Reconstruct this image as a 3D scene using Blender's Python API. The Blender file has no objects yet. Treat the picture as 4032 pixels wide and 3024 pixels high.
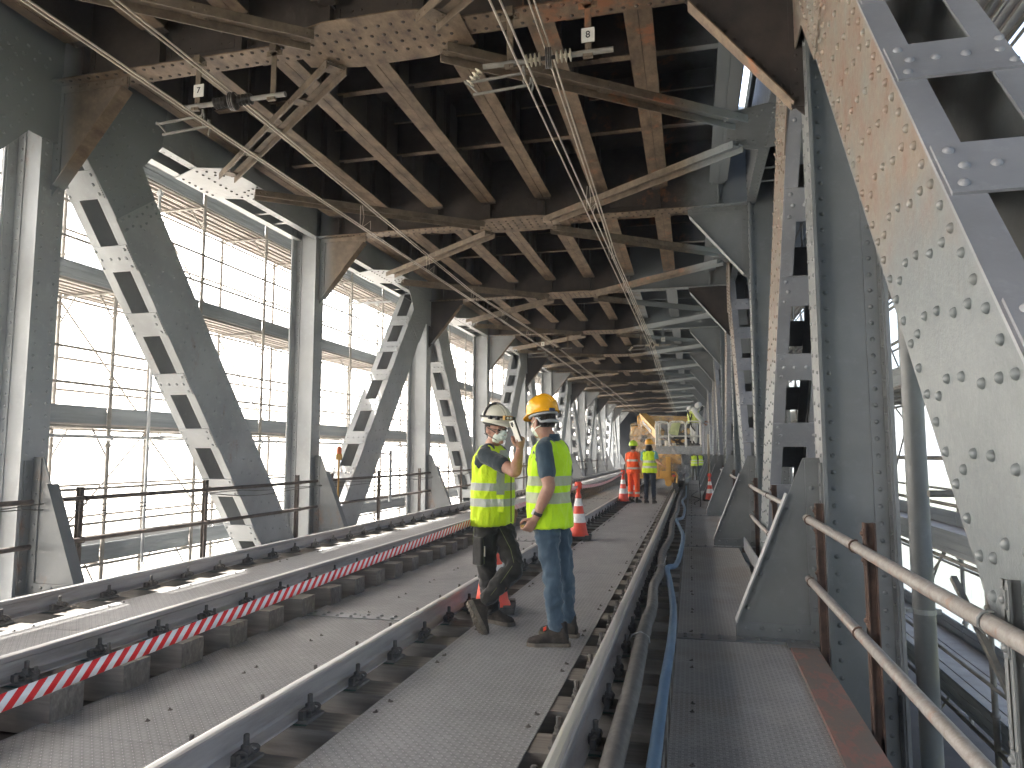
import bpy, math, random
from math import radians, sin, cos, pi, sqrt, atan2
from mathutils import Vector, Matrix, noise
random.seed(7)
V = Vector
S = bpy.context.scene
COL = S.collection

# ------------------------------------------------------------------ camera
cd = bpy.data.cameras.new("camera")
cam = bpy.data.objects.new("camera", cd); COL.objects.link(cam)
cam.location = (0, 0, 1.375)
cam.rotation_euler = (radians(90 + 5.589), 0, radians(14.09))
cd.sensor_width = 36.0; cd.lens = 25.0
cd.clip_start = 0.05; cd.clip_end = 3000
S.camera = cam

# ------------------------------------------------------------------ sky, sun, exposure
SUN_DIR = V((-1.0, 0.25, 1.315)).normalized()
w = bpy.data.worlds.new("World"); S.world = w; w.use_nodes = True
nt = w.node_tree; nt.nodes.clear()
sky = nt.nodes.new("ShaderNodeTexSky"); sky.sky_type = 'NISHITA'; sky.sun_disc = False
sky.sun_elevation = math.asin(SUN_DIR.z); sky.sun_rotation = atan2(SUN_DIR.x, SUN_DIR.y)
sky.dust_density = 5.0; sky.air_density = 1.0; sky.ozone_density = 0.6
bg = nt.nodes.new("ShaderNodeBackground"); bg.inputs["Strength"].default_value = 0.15
out = nt.nodes.new("ShaderNodeOutputWorld")
nt.links.new(sky.outputs[0], bg.inputs[0]); nt.links.new(bg.outputs[0], out.inputs[0])
sd = bpy.data.lights.new("sun", 'SUN'); sd.energy = 5.0; sd.angle = radians(0.5); sd.color = (1, .95, .88)
sun = bpy.data.objects.new("sun", sd); COL.objects.link(sun)
sun.rotation_euler = SUN_DIR.to_track_quat('Z', 'Y').to_euler()
sun.location = (-30, 10, 40)
S.view_settings.view_transform = 'Standard'; S.view_settings.look = 'None'
S.view_settings.gamma = 1.0; S.view_settings.exposure = 3.5
S.cycles.use_denoising = True
S.cycles.max_bounces = 8; S.cycles.diffuse_bounces = 5; S.cycles.transparent_max_bounces = 24
S.cycles.sample_clamp_indirect = 6.0
try: S.cycles.use_light_tree = True
except Exception: pass

# ------------------------------------------------------------------ materials
def nodes(m):
    m.use_nodes = True; n = m.node_tree; n.nodes.clear(); return n
def N(n, t, **kw):
    x = n.nodes.new(t)
    for k, v in kw.items(): setattr(x, k, v)
    return x
def ramp(n, fac, stops, interp='LINEAR'):
    r = N(n, "ShaderNodeValToRGB"); r.color_ramp.interpolation = interp
    e = r.color_ramp.elements
    while len(e) < len(stops): e.new(0.5)
    for i, (p, c) in enumerate(stops):
        e[i].position = p
        e[i].color = (*c, 1) if isinstance(c, (tuple, list)) else (c, c, c, 1)
    n.links.new(fac, r.inputs[0]); return r.outputs[0]
def mth(n, op, a, b=None, c=None, clamp=False):
    x = N(n, "ShaderNodeMath", operation=op); x.use_clamp = clamp
    for i, v in enumerate((a, b, c)):
        if v is None: continue
        if hasattr(v, "links"): n.links.new(v, x.inputs[i])
        else: x.inputs[i].default_value = v
    return x.outputs[0]
def mixc(n, f, a, b, mode='MIX'):
    x = N(n, "ShaderNodeMix", data_type='RGBA', blend_type=mode)
    for i, v in ((0, f), (6, a), (7, b)):
        if hasattr(v, "links"): n.links.new(v, x.inputs[i])
        elif i == 0: x.inputs[0].default_value = v
        else: x.inputs[i].default_value = (*v, 1)
    return x.outputs[2]
def pos(n): return N(n, "ShaderNodeNewGeometry").outputs["Position"]
def noi(n, vec, scale, detail=4, rough=.6, sc=None):
    if sc:
        mp = N(n, "ShaderNodeMapping"); mp.inputs["Scale"].default_value = sc
        n.links.new(vec, mp.inputs[0]); vec = mp.outputs[0]
    t = N(n, "ShaderNodeTexNoise"); t.inputs["Scale"].default_value = scale
    t.inputs["Detail"].default_value = detail; t.inputs["Roughness"].default_value = rough
    n.links.new(vec, t.inputs["Vector"]); return t.outputs[0]
def finish(n, col, rough=.5, metal=0.0, h=None, bump=.1, dist=.01, spec=.5, sheen=0):
    b = N(n, "ShaderNodeBsdfPrincipled"); o = N(n, "ShaderNodeOutputMaterial")
    def put(k, v):
        if hasattr(v, "links"): n.links.new(v, b.inputs[k])
        elif isinstance(v, (tuple, list)): b.inputs[k].default_value = (*v, 1)
        else: b.inputs[k].default_value = v
    put("Base Color", col); put("Roughness", rough); put("Metallic", metal)
    put("Specular IOR Level", spec)
    if sheen: put("Sheen Weight", sheen)
    if h is not None:
        bu = N(n, "ShaderNodeBump"); bu.inputs["Strength"].default_value = bump; bu.inputs["Distance"].default_value = dist
        n.links.new(h, bu.inputs["Height"]); n.links.new(bu.outputs[0], b.inputs["Normal"])
    n.links.new(b.outputs[0], o.inputs[0]); return b
def mottled(name, stops, scale=3, rough=.5, metal=0, bump=.15, bscale=40, dist=.004, sc=None, detail=5, spec=.5):
    m = bpy.data.materials.new(name); n = nodes(m); p = pos(n)
    c = ramp(n, noi(n, p, scale, detail, .65, sc), stops)
    h = noi(n, p, bscale, 3, .6)
    finish(n, c, rough, metal, h, bump, dist, spec); return m
def xyz(n, p):
    s = N(n, "ShaderNodeSeparateXYZ"); n.links.new(p, s.inputs[0]); return s.outputs
def smooth(n, v, a, b):
    r = N(n, "ShaderNodeMapRange", interpolation_type='SMOOTHSTEP'); r.inputs[1].default_value = a; r.inputs[2].default_value = b
    n.links.new(v, r.inputs[0]); return r.outputs[0]

PAINT = (.170, .177, .178)
def mk_paint(name, rust=0.0, base=PAINT, spec=.5, rough=.38):
    m = bpy.data.materials.new(name); n = nodes(m); p = pos(n)
    a = noi(n, p, 1.3, 5, .6); g = noi(n, p, 9, 5, .7)
    c = ramp(n, a, [(.3, tuple(x * .82 for x in base)), (.7, tuple(x * 1.15 for x in base))])
    c = mixc(n, mth(n, 'MULTIPLY', smooth(n, g, .52, .72), .35), c, tuple(x * 1.45 for x in base))
    if rust:
        r = noi(n, p, 2.2, 7, .72, (1, 1, .55))
        f = smooth(n, r, .62 - rust * .25, .78 - rust * .2)
        rc = ramp(n, noi(n, p, 14, 4), [(.3, (.13, .07, .045)), (.7, (.30, .17, .11))])
        c = mixc(n, mth(n, 'MULTIPLY', f, .85), c, rc)
    finish(n, c, ramp(n, g, [(.3, rough - .08), (.7, rough + .14)]), 0, noi(n, p, 55, 3), .25, .003, spec)
    return m
M = {}
M['paint'] = mk_paint("grey_steel_paint")
M['paint_lit'] = mk_paint('lit_face_paint', 0, (.27, .275, .295))  # paler copy of the paint: brighter viewer-facing side put into the colour
M['paint_worn'] = mk_paint("worn_steel_paint", .35)
M['post_l'] = mk_paint("left_truss_paint", .08, (.305, .318, .322))
# dark unpainted steel turning to fresh pale green-grey paint further along and to the right (that is how far the spraying got)
def mk_ceil(name, stops, scale, paint=(.225, .245, .252), sc=None):
    m = bpy.data.materials.new(name); n = nodes(m); p = pos(n); x, y, z = xyz(n, p)[0:3]
    c = ramp(n, noi(n, p, scale, 6, .7, sc), stops)
    o = noi(n, p, 1.7, 5, .7); f = smooth(n, mth(n, 'ADD', o, 0), .54, .68)
    c = mixc(n, mth(n, 'MULTIPLY', f, mth(n, 'MULTIPLY', smooth(n, x, -2.6, -.2), .9)), c, (.34, .13, .055))
    lim = mth(n, 'ADD', mth(n, 'MULTIPLY', x, 1.0), mth(n, 'MULTIPLY', mth(n, 'SUBTRACT', o, .5), 2.2))
    fr = mth(n, 'MULTIPLY', smooth(n, lim, -1.9, -1.3), smooth(n, y, 17.8, 18.9))
    near = mth(n, 'MULTIPLY', smooth(n, mth(n, 'ADD', x, mth(n, 'MULTIPLY', o, .7)), .2, .75), smooth(n, y, 6.8, 7.2))
    left = smooth(n, mth(n, 'MULTIPLY', x, -1), 6.75, 7.1)
    fr = mth(n, 'MAXIMUM', fr, mth(n, 'MAXIMUM', near, left))
    c = mixc(n, fr, c, paint)
    finish(n, c, .62, 0, noi(n, p, 35, 4), .3, .004, .35); return m
M['ceil_flange'] = mk_ceil("dusty_lit_flange_steel", [(.28, (.052, .032, .020)), (.42, (.115, .078, .049)), (.58, (.19, .135, .087)), (.75, (.28, .215, .145))], 5.5, sc=(1, .5, 1))  # undersides paler than the webs: light from below put into the colour
M['ceil_web'] = mk_ceil("dark_web_steel", [(.3, (.040, .031, .026)), (.55, (.070, .054, .044)), (.8, (.10, .075, .06))], 3)  # web tone, kept darker than the lit undersides
M['ceil_brace'] = mk_ceil("brown_brace_steel", [(.3, (.085, .064, .043)), (.55, (.165, .125, .088)), (.75, (.24, .19, .135))], 5)
M['inky'] = mottled("near_black_plate", [(.3, (.022, .019, .018)), (.7, (.065, .05, .042))], 2.5, .8)  # near-black tone; on parts below the sleepers it stands in for shade
# big diagonal: aged peach primer higher up, fresh pale paint lower down
def mk_diag(name):
    m = bpy.data.materials.new(name); n = nodes(m); p = pos(n); x, y, z = xyz(n, p)[0:3]
    o = noi(n, p, 1.6, 6, .7); fine = noi(n, p, 26, 6, .75)
    old = ramp(n, noi(n, p, 5, 6, .7, (1, 1, .6)), [(.30, (.20, .115, .085)), (.40, (.22, .155, .12)), (.52, (.225, .19, .155)), (.68, (.20, .205, .19))])
    new = ramp(n, noi(n, p, 3, 4), [(.3, (.142, .158, .162)), (.7, (.188, .204, .208))])
    h = mth(n, 'ADD', z, mth(n, 'MULTIPLY', mth(n, 'SUBTRACT', o, .5), 1.6))
    h = mth(n, 'ADD', h, mth(n, 'MULTIPLY', mth(n, 'SUBTRACT', fine, .5), .5))
    c = mixc(n, smooth(n, h, 2.05, 2.75), new, old)
    h = mth(n, 'ADD', mth(n, 'MULTIPLY', noi(n, p, 60, 3), .6), mth(n, 'MULTIPLY', noi(n, p, 18, 2, .5, (1, 1, .35)), .8))
    finish(n, c, ramp(n, fine, [(.3, .3), (.7, .5)]), 0, h, .5, .006, .5); return m
M['diag_side'] = mk_diag("aged_primer_and_new_paint")
# dusty chequer plate: little raised lozenges turned alternately
def mk_checker(name, c0, c1, tint=None):
    m = bpy.data.materials.new(name); n = nodes(m); p = pos(n); x, y, z = xyz(n, p)[0:3]
    cell = .032
    u = mth(n, 'DIVIDE', x, cell); v = mth(n, 'DIVIDE', y, cell)
    iu = mth(n, 'FLOOR', u); iv = mth(n, 'FLOOR', v)
    par = mth(n, 'MODULO', mth(n, 'ABSOLUTE', mth(n, 'ADD', iu, iv)), 2)
    sg = mth(n, 'SUBTRACT', mth(n, 'MULTIPLY', par, 2), 1)
    fu = mth(n, 'SUBTRACT', mth(n, 'FRACT', u), .5); fv = mth(n, 'SUBTRACT', mth(n, 'FRACT', v), .5)
    a = mth(n, 'ADD', fu, mth(n, 'MULTIPLY', fv, sg)); b = mth(n, 'SUBTRACT', fu, mth(n, 'MULTIPLY', fv, sg))
    d = mth(n, 'ADD', mth(n, 'POWER', mth(n, 'DIVIDE', mth(n, 'ABSOLUTE', a), .62), 2), mth(n, 'POWER', mth(n, 'DIVIDE', mth(n, 'ABSOLUTE', b), .20), 2))
    lug = mth(n, 'SUBTRACT', 1, d, clamp=True)
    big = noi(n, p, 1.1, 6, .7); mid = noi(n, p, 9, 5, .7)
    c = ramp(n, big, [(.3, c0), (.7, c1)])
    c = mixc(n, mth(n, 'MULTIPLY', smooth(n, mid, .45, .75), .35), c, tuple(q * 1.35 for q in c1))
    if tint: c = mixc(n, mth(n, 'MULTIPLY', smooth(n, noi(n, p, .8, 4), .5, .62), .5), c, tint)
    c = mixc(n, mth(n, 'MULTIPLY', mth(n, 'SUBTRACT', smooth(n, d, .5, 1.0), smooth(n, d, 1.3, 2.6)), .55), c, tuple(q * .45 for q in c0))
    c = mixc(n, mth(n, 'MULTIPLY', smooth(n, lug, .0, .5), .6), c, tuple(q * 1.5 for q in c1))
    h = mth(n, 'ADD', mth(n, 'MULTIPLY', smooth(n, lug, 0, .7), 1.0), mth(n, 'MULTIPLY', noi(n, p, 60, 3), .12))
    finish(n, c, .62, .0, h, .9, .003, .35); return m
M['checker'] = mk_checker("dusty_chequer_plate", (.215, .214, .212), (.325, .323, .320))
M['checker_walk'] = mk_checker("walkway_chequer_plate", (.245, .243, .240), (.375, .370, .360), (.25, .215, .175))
M['railbody'] = mottled("rusty_rail_steel", [(.3, (.22, .195, .185)), (.5, (.36, .335, .32)), (.7, (.47, .445, .43))], 7, .62, .15, .4, 60, .004, (1, .12, 1))
M['railtop'] = mottled("polished_rail_head", [(.3, (.50, .49, .47)), (.7, (.66, .65, .63))], 5, .42, .5, .05, 80, .002, (1, .05, 1))
M['iron'] = mottled("dusty_track_iron", [(.3, (.045, .04, .037)), (.7, (.14, .125, .112))], 18, .7, .1, .3, 60)
M['irondust'] = mottled("dusty_base_plate", [(.3, (.10, .092, .085)), (.7, (.22, .205, .19))], 10, .8, 0, .3, 60)
M['greenpad'] = mottled("dark_green_rail_pad", [(.3, (.012, .045, .036)), (.7, (.03, .07, .055))], 10, .6)
M['timber'] = mottled("grey_sleeper_timber", [(.3, (.115, .10, .085)), (.55, (.19, .17, .148)), (.75, (.28, .258, .23))], 6, .85, 0, .6, 25, .006, (.25, 6, 3))
M['redplank'] = mottled("red_oxide_board", [(.3, (.17, .15, .135)), (.46, (.19, .15, .13)), (.55, (.30, .145, .12)), (.66, (.18, .145, .125))], 4.5, .6, 0, .3, 30, .003, (2, .8, 1))
M['railbrown'] = mottled('grey_brown_railing_steel', [(.3, (.07, .055, .046)), (.6, (.125, .10, .085)), (.8, (.19, .15, .125))], 9, .7, 0, .4, 70)
M['rust'] = mottled("brown_rusted_steel", [(.3, (.055, .035, .027)), (.6, (.12, .07, .05)), (.8, (.2, .12, .085))], 9, .75, 0, .4, 70)
M['galv'] = mottled("galvanised_steel", [(.3, (.27, .28, .29)), (.7, (.42, .43, .43))], 6, .42, .35, .15, 50)
M['galv_dark'] = mottled("old_scaffold_tube", [(.3, (.14, .13, .12)), (.55, (.24, .225, .20)), (.8, (.33, .30, .25))], 5, .6, .2, .25, 50)
M['toe'] = mottled("zinc_toe_board", [(.3, (.17, .19, .20)), (.7, (.30, .32, .33))], 2.5, .5, .3, .1, 30, .004, (1, .2, 3))
M['pink_deck'] = mottled("perforated_scaffold_deck", [(.3, (.27, .235, .215)), (.7, (.40, .37, .34))], 3, .6, .1, .2, 30)
def mk_pipe(name):
    m = bpy.data.materials.new(name); n = nodes(m); p = pos(n)
    nn = N(n, "ShaderNodeNewGeometry"); nz = xyz(n, nn.outputs["Normal"])[2]
    c = ramp(n, noi(n, p, 30, 6, .7), [(.3, (.23, .20, .175)), (.7, (.37, .35, .33))])
    f = smooth(n, mth(n, 'ADD', noi(n, p, 7, 5, .7), mth(n, 'MULTIPLY', nz, -.1)), .52, .66)
    c = mixc(n, mth(n, 'MULTIPLY', f, .6), c, (.30, .15, .085))
    finish(n, c, .5, .1, noi(n, p, 120, 3), .25, .002); return m
M['pipe'] = mk_pipe("stained_handrail_tube")
M['hosegrey'] = mottled("dusty_grey_hose", [(.3, (.09, .085, .08)), (.7, (.17, .16, .15))], 12, .7)
M['hoseblue'] = mottled("blue_hose", [(.3, (.06, .13, .23)), (.7, (.11, .20, .32))], 4, .42, 0, .1, 60)
M['wire'] = mottled("bronze_contact_wire", [(.3, (.42, .36, .30)), (.7, (.60, .53, .45))], 5, .4, .4)
M['ceramic'] = mottled("cream_porcelain", [(.3, (.50, .44, .33)), (.7, (.66, .60, .48))], 9, .3)
M['ceramic_dark'] = mottled("dark_brown_porcelain", [(.3, (.03, .025, .022)), (.7, (.09, .075, .065))], 9, .35)
M['orange'] = mottled("red_orange_cone_plastic", [(.3, (.66, .045, .02)), (.7, (.82, .085, .035))], 8, .45)
M['whiteband'] = mottled("white_reflective_sheet", [(.3, (.62, .60, .58)), (.7, (.82, .80, .78))], 30, .4)
M['rubber'] = mottled("dusty_black_rubber", [(.3, (.035, .033, .032)), (.7, (.10, .095, .09))], 14, .8, 0, .4, 60)
M['concrete'] = mottled("grey_masonry", [(.3, (.022, .021, .020)), (.7, (.05, .046, .043))], 1.5, .9)
M['white'] = mottled("white_plate", [(.3, (.62, .60, .54)), (.7, (.74, .72, .66))], 8, .5)
M['black'] = mottled("black_paint", [(.3, (.01, .01, .01)), (.7, (.02, .02, .02))], 8, .5)
def mk_tape():
    m = bpy.data.materials.new("red_white_striped_tape"); n = nodes(m)
    t = N(n, "ShaderNodeTexCoord"); x, y, z = xyz(n, t.outputs["UV"])[0:3]
    s = mth(n, 'FRACT', mth(n, 'ADD', mth(n, 'DIVIDE', x, .062), mth(n, 'MULTIPLY', y, -14.0)))
    f = mth(n, 'GREATER_THAN', s, .5)
    c = mixc(n, f, (.78, .77, .80), (.70, .018, .022))
    finish(n, c, .5); return m
M['tape'] = mk_tape()
def mk_plastic(name, col, alpha, rough=.25):
    m = bpy.data.materials.new(name); n = nodes(m); p = pos(n)
    b = N(n, "ShaderNodeBsdfPrincipled"); b.inputs["Base Color"].default_value = (*col, 1); b.inputs["Roughness"].default_value = rough
    tr = N(n, "ShaderNodeBsdfTransparent"); mx = N(n, "ShaderNodeMixShader"); o = N(n, "ShaderNodeOutputMaterial")
    bu = N(n, "ShaderNodeBump"); bu.inputs["Strength"].default_value = .8; bu.inputs["Distance"].default_value = .02
    n.links.new(noi(n, p, 9, 5, .7), bu.inputs["Height"]); n.links.new(bu.outputs[0], b.inputs["Normal"])
    f = ramp(n, noi(n, p, 6, 4, .7), [(.35, alpha - .15), (.65, alpha + .15)])
    n.links.new(f, mx.inputs[0]); n.links.new(tr.outputs[0], mx.inputs[1]); n.links.new(b.outputs[0], mx.inputs[2])
    n.links.new(mx.outputs[0], o.inputs[0]); return m
M['film'] = mk_plastic("clear_wrapping_film", (.78, .76, .72), .20)
M['film_cab'] = mk_plastic("cloudy_wrapping_film", (.80, .77, .70), .38)
M['film_dirty'] = mk_plastic("paint_spattered_film", (.30, .30, .30), .50)
def mk_net(name, col, t):
    m = bpy.data.materials.new(name); n = nodes(m); p = pos(n)
    tl = N(n, "ShaderNodeBsdfTranslucent"); tr = N(n, "ShaderNodeBsdfTransparent"); mx = N(n, "ShaderNodeMixShader"); o = N(n, "ShaderNodeOutputMaterial")
    c = ramp(n, noi(n, p, 3, 5, .7, (1, 3, .3)), [(.3, tuple(q * .72 for q in col)), (.7, col)])
    n.links.new(c, tl.inputs[0])
    f = ramp(n, noi(n, p, 5, 5, .75, (1, 4, .35)), [(.35, 1 - t - .12), (.65, 1 - t + .12)])
    n.links.new(f, mx.inputs[0]); n.links.new(tr.outputs[0], mx.inputs[1]); n.links.new(tl.outputs[0], mx.inputs[2])
    n.links.new(mx.outputs[0], o.inputs[0]); return m
M['net'] = mk_net("white_debris_net", (.84, .81, .75), .45)
M['net_r'] = mk_net("shaded_debris_net", (.30, .285, .25), .34)  # darker copy of the white net: its shaded side put into the colour
M['leaves'] = mottled("spring_foliage", [(.3, (.045, .075, .015)), (.5, (.10, .14, .03)), (.7, (.17, .20, .05))], 1.2, .8, 0, .5, 4, .1)
M['earth'] = mottled("river_bank_ground", [(.3, (.10, .12, .05)), (.7, (.16, .17, .08))], .2, .9)
M['water'] = mottled("river_water", [(.3, (.04, .05, .045)), (.7, (.06, .07, .06))], .3, .15, 0, .4, 1.5, .1)
M['yellow'] = mottled("machine_yellow_paint", [(.3, (.52, .27, .05)), (.7, (.68, .40, .10))], 5, .4)
M['glassdark'] = mottled("dark_cab_window", [(.3, (.015, .016, .016)), (.7, (.03, .03, .03))], 3, .15)

# ------------------------------------------------------------------ mesh builder
class MB:
    def __init__(s): s.v = []; s.f = []; s.m = []; s.s = []
    def add(s, vs, fs, m=0, sm=False):
        o = len(s.v); s.v += [tuple(q) for q in vs]
        for f in fs: s.f.append(tuple(i + o for i in f)); s.m.append(m); s.s.append(sm)
    def merge(s, b, T=None):
        o = len(s.v)
        s.v += [tuple(T @ V(q)) for q in b.v] if T is not None else b.v
        s.f += [tuple(i + o for i in f) for f in b.f]; s.m += b.m; s.s += b.s
    def flipx(s):
        b = MB(); b.v = [(-x, y, z) for x, y, z in s.v]; b.f = [tuple(reversed(f)) for f in s.f]; b.m = list(s.m); b.s = list(s.s); return b
    def box(s, x0, x1, y0, y1, z0, z1, m=0):
        s.add([(x0,y0,z0),(x1,y0,z0),(x1,y1,z0),(x0,y1,z0),(x0,y0,z1),(x1,y0,z1),(x1,y1,z1),(x0,y1,z1)],
              [(0,3,2,1),(4,5,6,7),(0,1,5,4),(1,2,6,5),(2,3,7,6),(3,0,4,7)], m)
    def obox(s, c, ax, ay, az, m=0):       # centre + three half-extent vectors
        c = V(c); ax = V(ax); ay = V(ay); az = V(az)
        s.add([c-ax-ay-az, c+ax-ay-az, c+ax+ay-az, c-ax+ay-az, c-ax-ay+az, c+ax-ay+az, c+ax+ay+az, c-ax+ay+az],
              [(0,3,2,1),(4,5,6,7),(0,1,5,4),(1,2,6,5),(2,3,7,6),(3,0,4,7)], m)
    def bar(s, p0, p1, wd, ht, up=(0,0,1), m=0, off=(0,0)):
        p0 = V(p0); p1 = V(p1); d = (p1-p0); L = d.length; d.normalize(); up = V(up)
        sd_ = d.cross(up).normalized(); up = sd_.cross(d).normalized()
        c = (p0+p1)/2 + sd_*off[0] + up*off[1]
        s.obox(c, d*L/2, sd_*wd/2, up*ht/2, m)
    def prism(s, pts, vec, m=0):
        pts = [V(p) for p in pts]; vec = V(vec); n = len(pts)
        s.add(pts + [p + vec for p in pts], [tuple(range(n))[::-1], tuple(range(n, 2*n))] + [(i, (i+1) % n, n+(i+1) % n, n+i) for i in range(n)], m)
    def tube(s, pts, r, n=8, m=0, caps=True, sm=True, closed=False):
        pts = [V(p) for p in pts]; k = len(pts)
        rs = r if isinstance(r, (list, tuple)) else [r]*k
        vs = []; prev = None
        for i, p in enumerate(pts):
            if closed: t = pts[(i+1) % k] - pts[i-1]
            else: t = pts[min(i+1, k-1)] - pts[max(i-1, 0)]
            t.normalize()
            if prev is None:
                a = V((0,0,1)) if abs(t.z) < .9 else V((1,0,0)); u = t.cross(a).normalized()
            else: u = (prev - t*prev.dot(t)).normalized()
            prev = u; w_ = t.cross(u)
            for j in range(n):
                th = 2*pi*j/n; vs.append(p + (u*cos(th) + w_*sin(th))*rs[i])
        fs = []
        for i in range(k if closed else k-1):
            a = i*n; b = ((i+1) % k)*n
            for j in range(n): fs.append((a+j, a+(j+1) % n, b+(j+1) % n, b+j))
        s.add(vs, fs, m, sm)
        if caps and not closed:
            s.add(vs[:n], [tuple(range(n))[::-1]], m); s.add(vs[-n:], [tuple(range(n))], m)
    def lathe(s, prof, c, ax=(0,0,1), n=16, m=0, sm=True, caps=True):
        ax = V(ax).normalized(); a = V((0,0,1)) if abs(ax.z) < .9 else V((1,0,0)); u = ax.cross(a).normalized(); w_ = ax.cross(u); c = V(c)
        vs = [c + ax*z + (u*cos(2*pi*j/n) + w_*sin(2*pi*j/n))*r for r, z in prof for j in range(n)]
        fs = [(i*n+j, i*n+(j+1) % n, (i+1)*n+(j+1) % n, (i+1)*n+j) for i in range(len(prof)-1) for j in range(n)]
        s.add(vs, fs, m, sm)
        if caps: s.add(vs[:n], [tuple(range(n))[::-1]], m); s.add(vs[-n:], [tuple(range(n))], m)
    def rivets(s, P, nrm, r=.018, h=.013, n=8, m=0, hi=False):
        nrm = V(nrm).normalized(); a = V((0,0,1)) if abs(nrm.z) < .9 else V((1,0,0)); u = nrm.cross(a).normalized(); w_ = nrm.cross(u)
        rings = [(1, 0), (.92, .38), (.66, .74), (.3, .95)] if hi else [(1, 0), (.78, .6)]
        T = [(u*cos(2*pi*j/n) + w_*sin(2*pi*j/n))*r*k + nrm*h*z for k, z in rings for j in range(n)] + [nrm*h]
        F = [(i*n+j, i*n+(j+1) % n, (i+1)*n+(j+1) % n, (i+1)*n+j) for i in range(len(rings)-1) for j in range(n)]
        o = (len(rings)-1)*n; F += [(o+j, o+(j+1) % n, len(T)-1) for j in range(n)]
        for p in P:
            p = V(p); s.add([p+t for t in T], F, m, True)
    def ell(s, c, rx, ry, rz, X=(1,0,0), Y=(0,1,0), Z=(0,0,1), nu=12, nv=8, m=0, half=False):
        c = V(c); X = V(X); Y = V(Y); Z = V(Z); vs = []; t0 = 0 if half else -pi/2
        for i in range(nv+1):
            ph = t0 + (pi/2 - t0)*i/nv
            for j in range(nu):
                th = 2*pi*j/nu; vs.append(c + X*rx*cos(ph)*cos(th) + Y*ry*cos(ph)*sin(th) + Z*rz*sin(ph))
        s.add(vs, [(i*nu+j, i*nu+(j+1) % nu, (i+1)*nu+(j+1) % nu, (i+1)*nu+j) for i in range(nv) for j in range(nu)], m, True)
    def loft(s, rings, n=20, m=0, e=2.0, caps=True):   # ring = (centre, a, b, A, B): a*A across, b*B deep
        vs = []
        for c, a, b, A, B in rings:
            c = V(c); A = V(A); B = V(B)
            for j in range(n):
                th = 2*pi*j/n; cx = cos(th); sx = sin(th)
                vs.append(c + A*a*(abs(cx)**(2/e))*(1 if cx >= 0 else -1) + B*b*(abs(sx)**(2/e))*(1 if sx >= 0 else -1))
        k = len(rings)
        s.add(vs, [(i*n+j, i*n+(j+1) % n, (i+1)*n+(j+1) % n, (i+1)*n+j) for i in range(k-1) for j in range(n)], m, True)
        if caps: s.add(vs[:n], [tuple(range(n))[::-1]], m, True); s.add(vs[-n:], [tuple(range(n))], m, True)
    def mesh(s, name, mats):
        me = bpy.data.meshes.new(name); me.from_pydata(s.v, [], s.f)
        if not isinstance(mats, (list, tuple)): mats = [mats]
        for x in mats: me.materials.append(x)
        if len(mats) > 1: me.polygons.foreach_set("material_index", s.m)
        me.polygons.foreach_set("use_smooth", s.s); me.update(); return me
    def build(s, name, mats, parent=None, loc=(0,0,0), **kw):
        o = bpy.data.objects.new(name, s.mesh(name, mats)); COL.objects.link(o); o.location = loc
        if parent is not None: o.parent = parent
        tag(o, **kw); return o
def tag(o, label=None, cat=None, group=None, kind=None):
    if label: o["label"] = label
    if cat: o["category"] = cat
    if group: o["group"] = group
    if kind: o["kind"] = kind
    return o
def empty(name, loc=(0,0,0), rz=0, **kw):
    o = bpy.data.objects.new(name, None); COL.objects.link(o); o.location = loc; o.rotation_euler = (0,0,rz)
    o.empty_display_size = .2
    return tag(o, **kw)
def cp(o, loc=None, parent=None, kids=True, **kw):
    c = o.copy(); COL.objects.link(c)
    if loc is not None: c.location = loc
    if parent is not None: c.parent = parent
    if kids:
        for ch in list(o.children): cp(ch, None, c)
    tag(c, **kw); return c
ORD = ["first","second","third","fourth","fifth","sixth","seventh","eighth","ninth","tenth","eleventh","twelfth","thirteenth","fourteenth","fifteenth","sixteenth"]
def ordn(i):
    if i < 16: return ORD[i]
    k = i + 1; suf = 'th' if k % 100 in (11, 12, 13) else {1: 'st', 2: 'nd', 3: 'rd'}.get(k % 10, 'th')
    return f"{k}{suf}"
def frange(a, b, st):
    r = []; x = a
    while x <= b + 1e-6: r.append(x); x += st
    return r
# ================================================================== THE BRIDGE
XC = -3.04; XR = 1.04; XL = -7.12; Y0 = 6.45; LB = 6.13; KN = 11       # inner faces, first post, bay, last post
ZC = 5.67; ZW = -.17                                                    # underside of cross beams, walkway level
def YK(k): return Y0 + LB*k
bridge = empty("steel_truss_bridge", (0,0,0), label="long riveted steel railway truss bridge with grey posts, diagonals and a dark brown beamed ceiling", cat="bridge")

# ---- posts (I section, web across the bridge)
def post_mb(r=.0195):
    b = MB(); z0, z1 = -1.9, 6.7
    b.box(0, .028, -.17, .17, z0, z1); b.box(.522, .55, -.17, .17, z0, z1)
    b.box(.028, .522, -.006, .006, z0, z1)
    for s in (-1, 1):
        for x0, x1 in ((.028, .145), (.405, .522)):
            b.box(x0, x1, min(s*.006, s*.02), max(s*.006, s*.02), z0, z1)
        b.box(.028, .042, min(s*.02, s*.145), max(s*.02, s*.145), z0, z1)
        b.box(.508, .522, min(s*.02, s*.145), max(s*.02, s*.145), z0, z1)
        zs = frange(-1.4, 6.4, .138)
        b.rivets([(.10, s*.02, z) for z in zs] + [(.45, s*.02, z) for z in zs], (0, s, 0), r, r*.75, hi=(s < 0))
        b.rivets([(0, s*.10, z + (.03 if s > 0 else 0)) for z in zs], (-1, 0, 0), r, r*.75)
        b.rivets([(.042, s*.085, z + .06) for z in zs], (1, 0, 0), r*.8, r*.6, 6)
        b.rivets([(.508, s*.085, z + .06) for z in zs], (-1, 0, 0), r*.8, r*.6, 6)
    return b
pr = post_mb(); pR = pr.mesh("post", M['paint']); pL = pr.flipx().mesh("post", M['post_l'])
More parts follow.
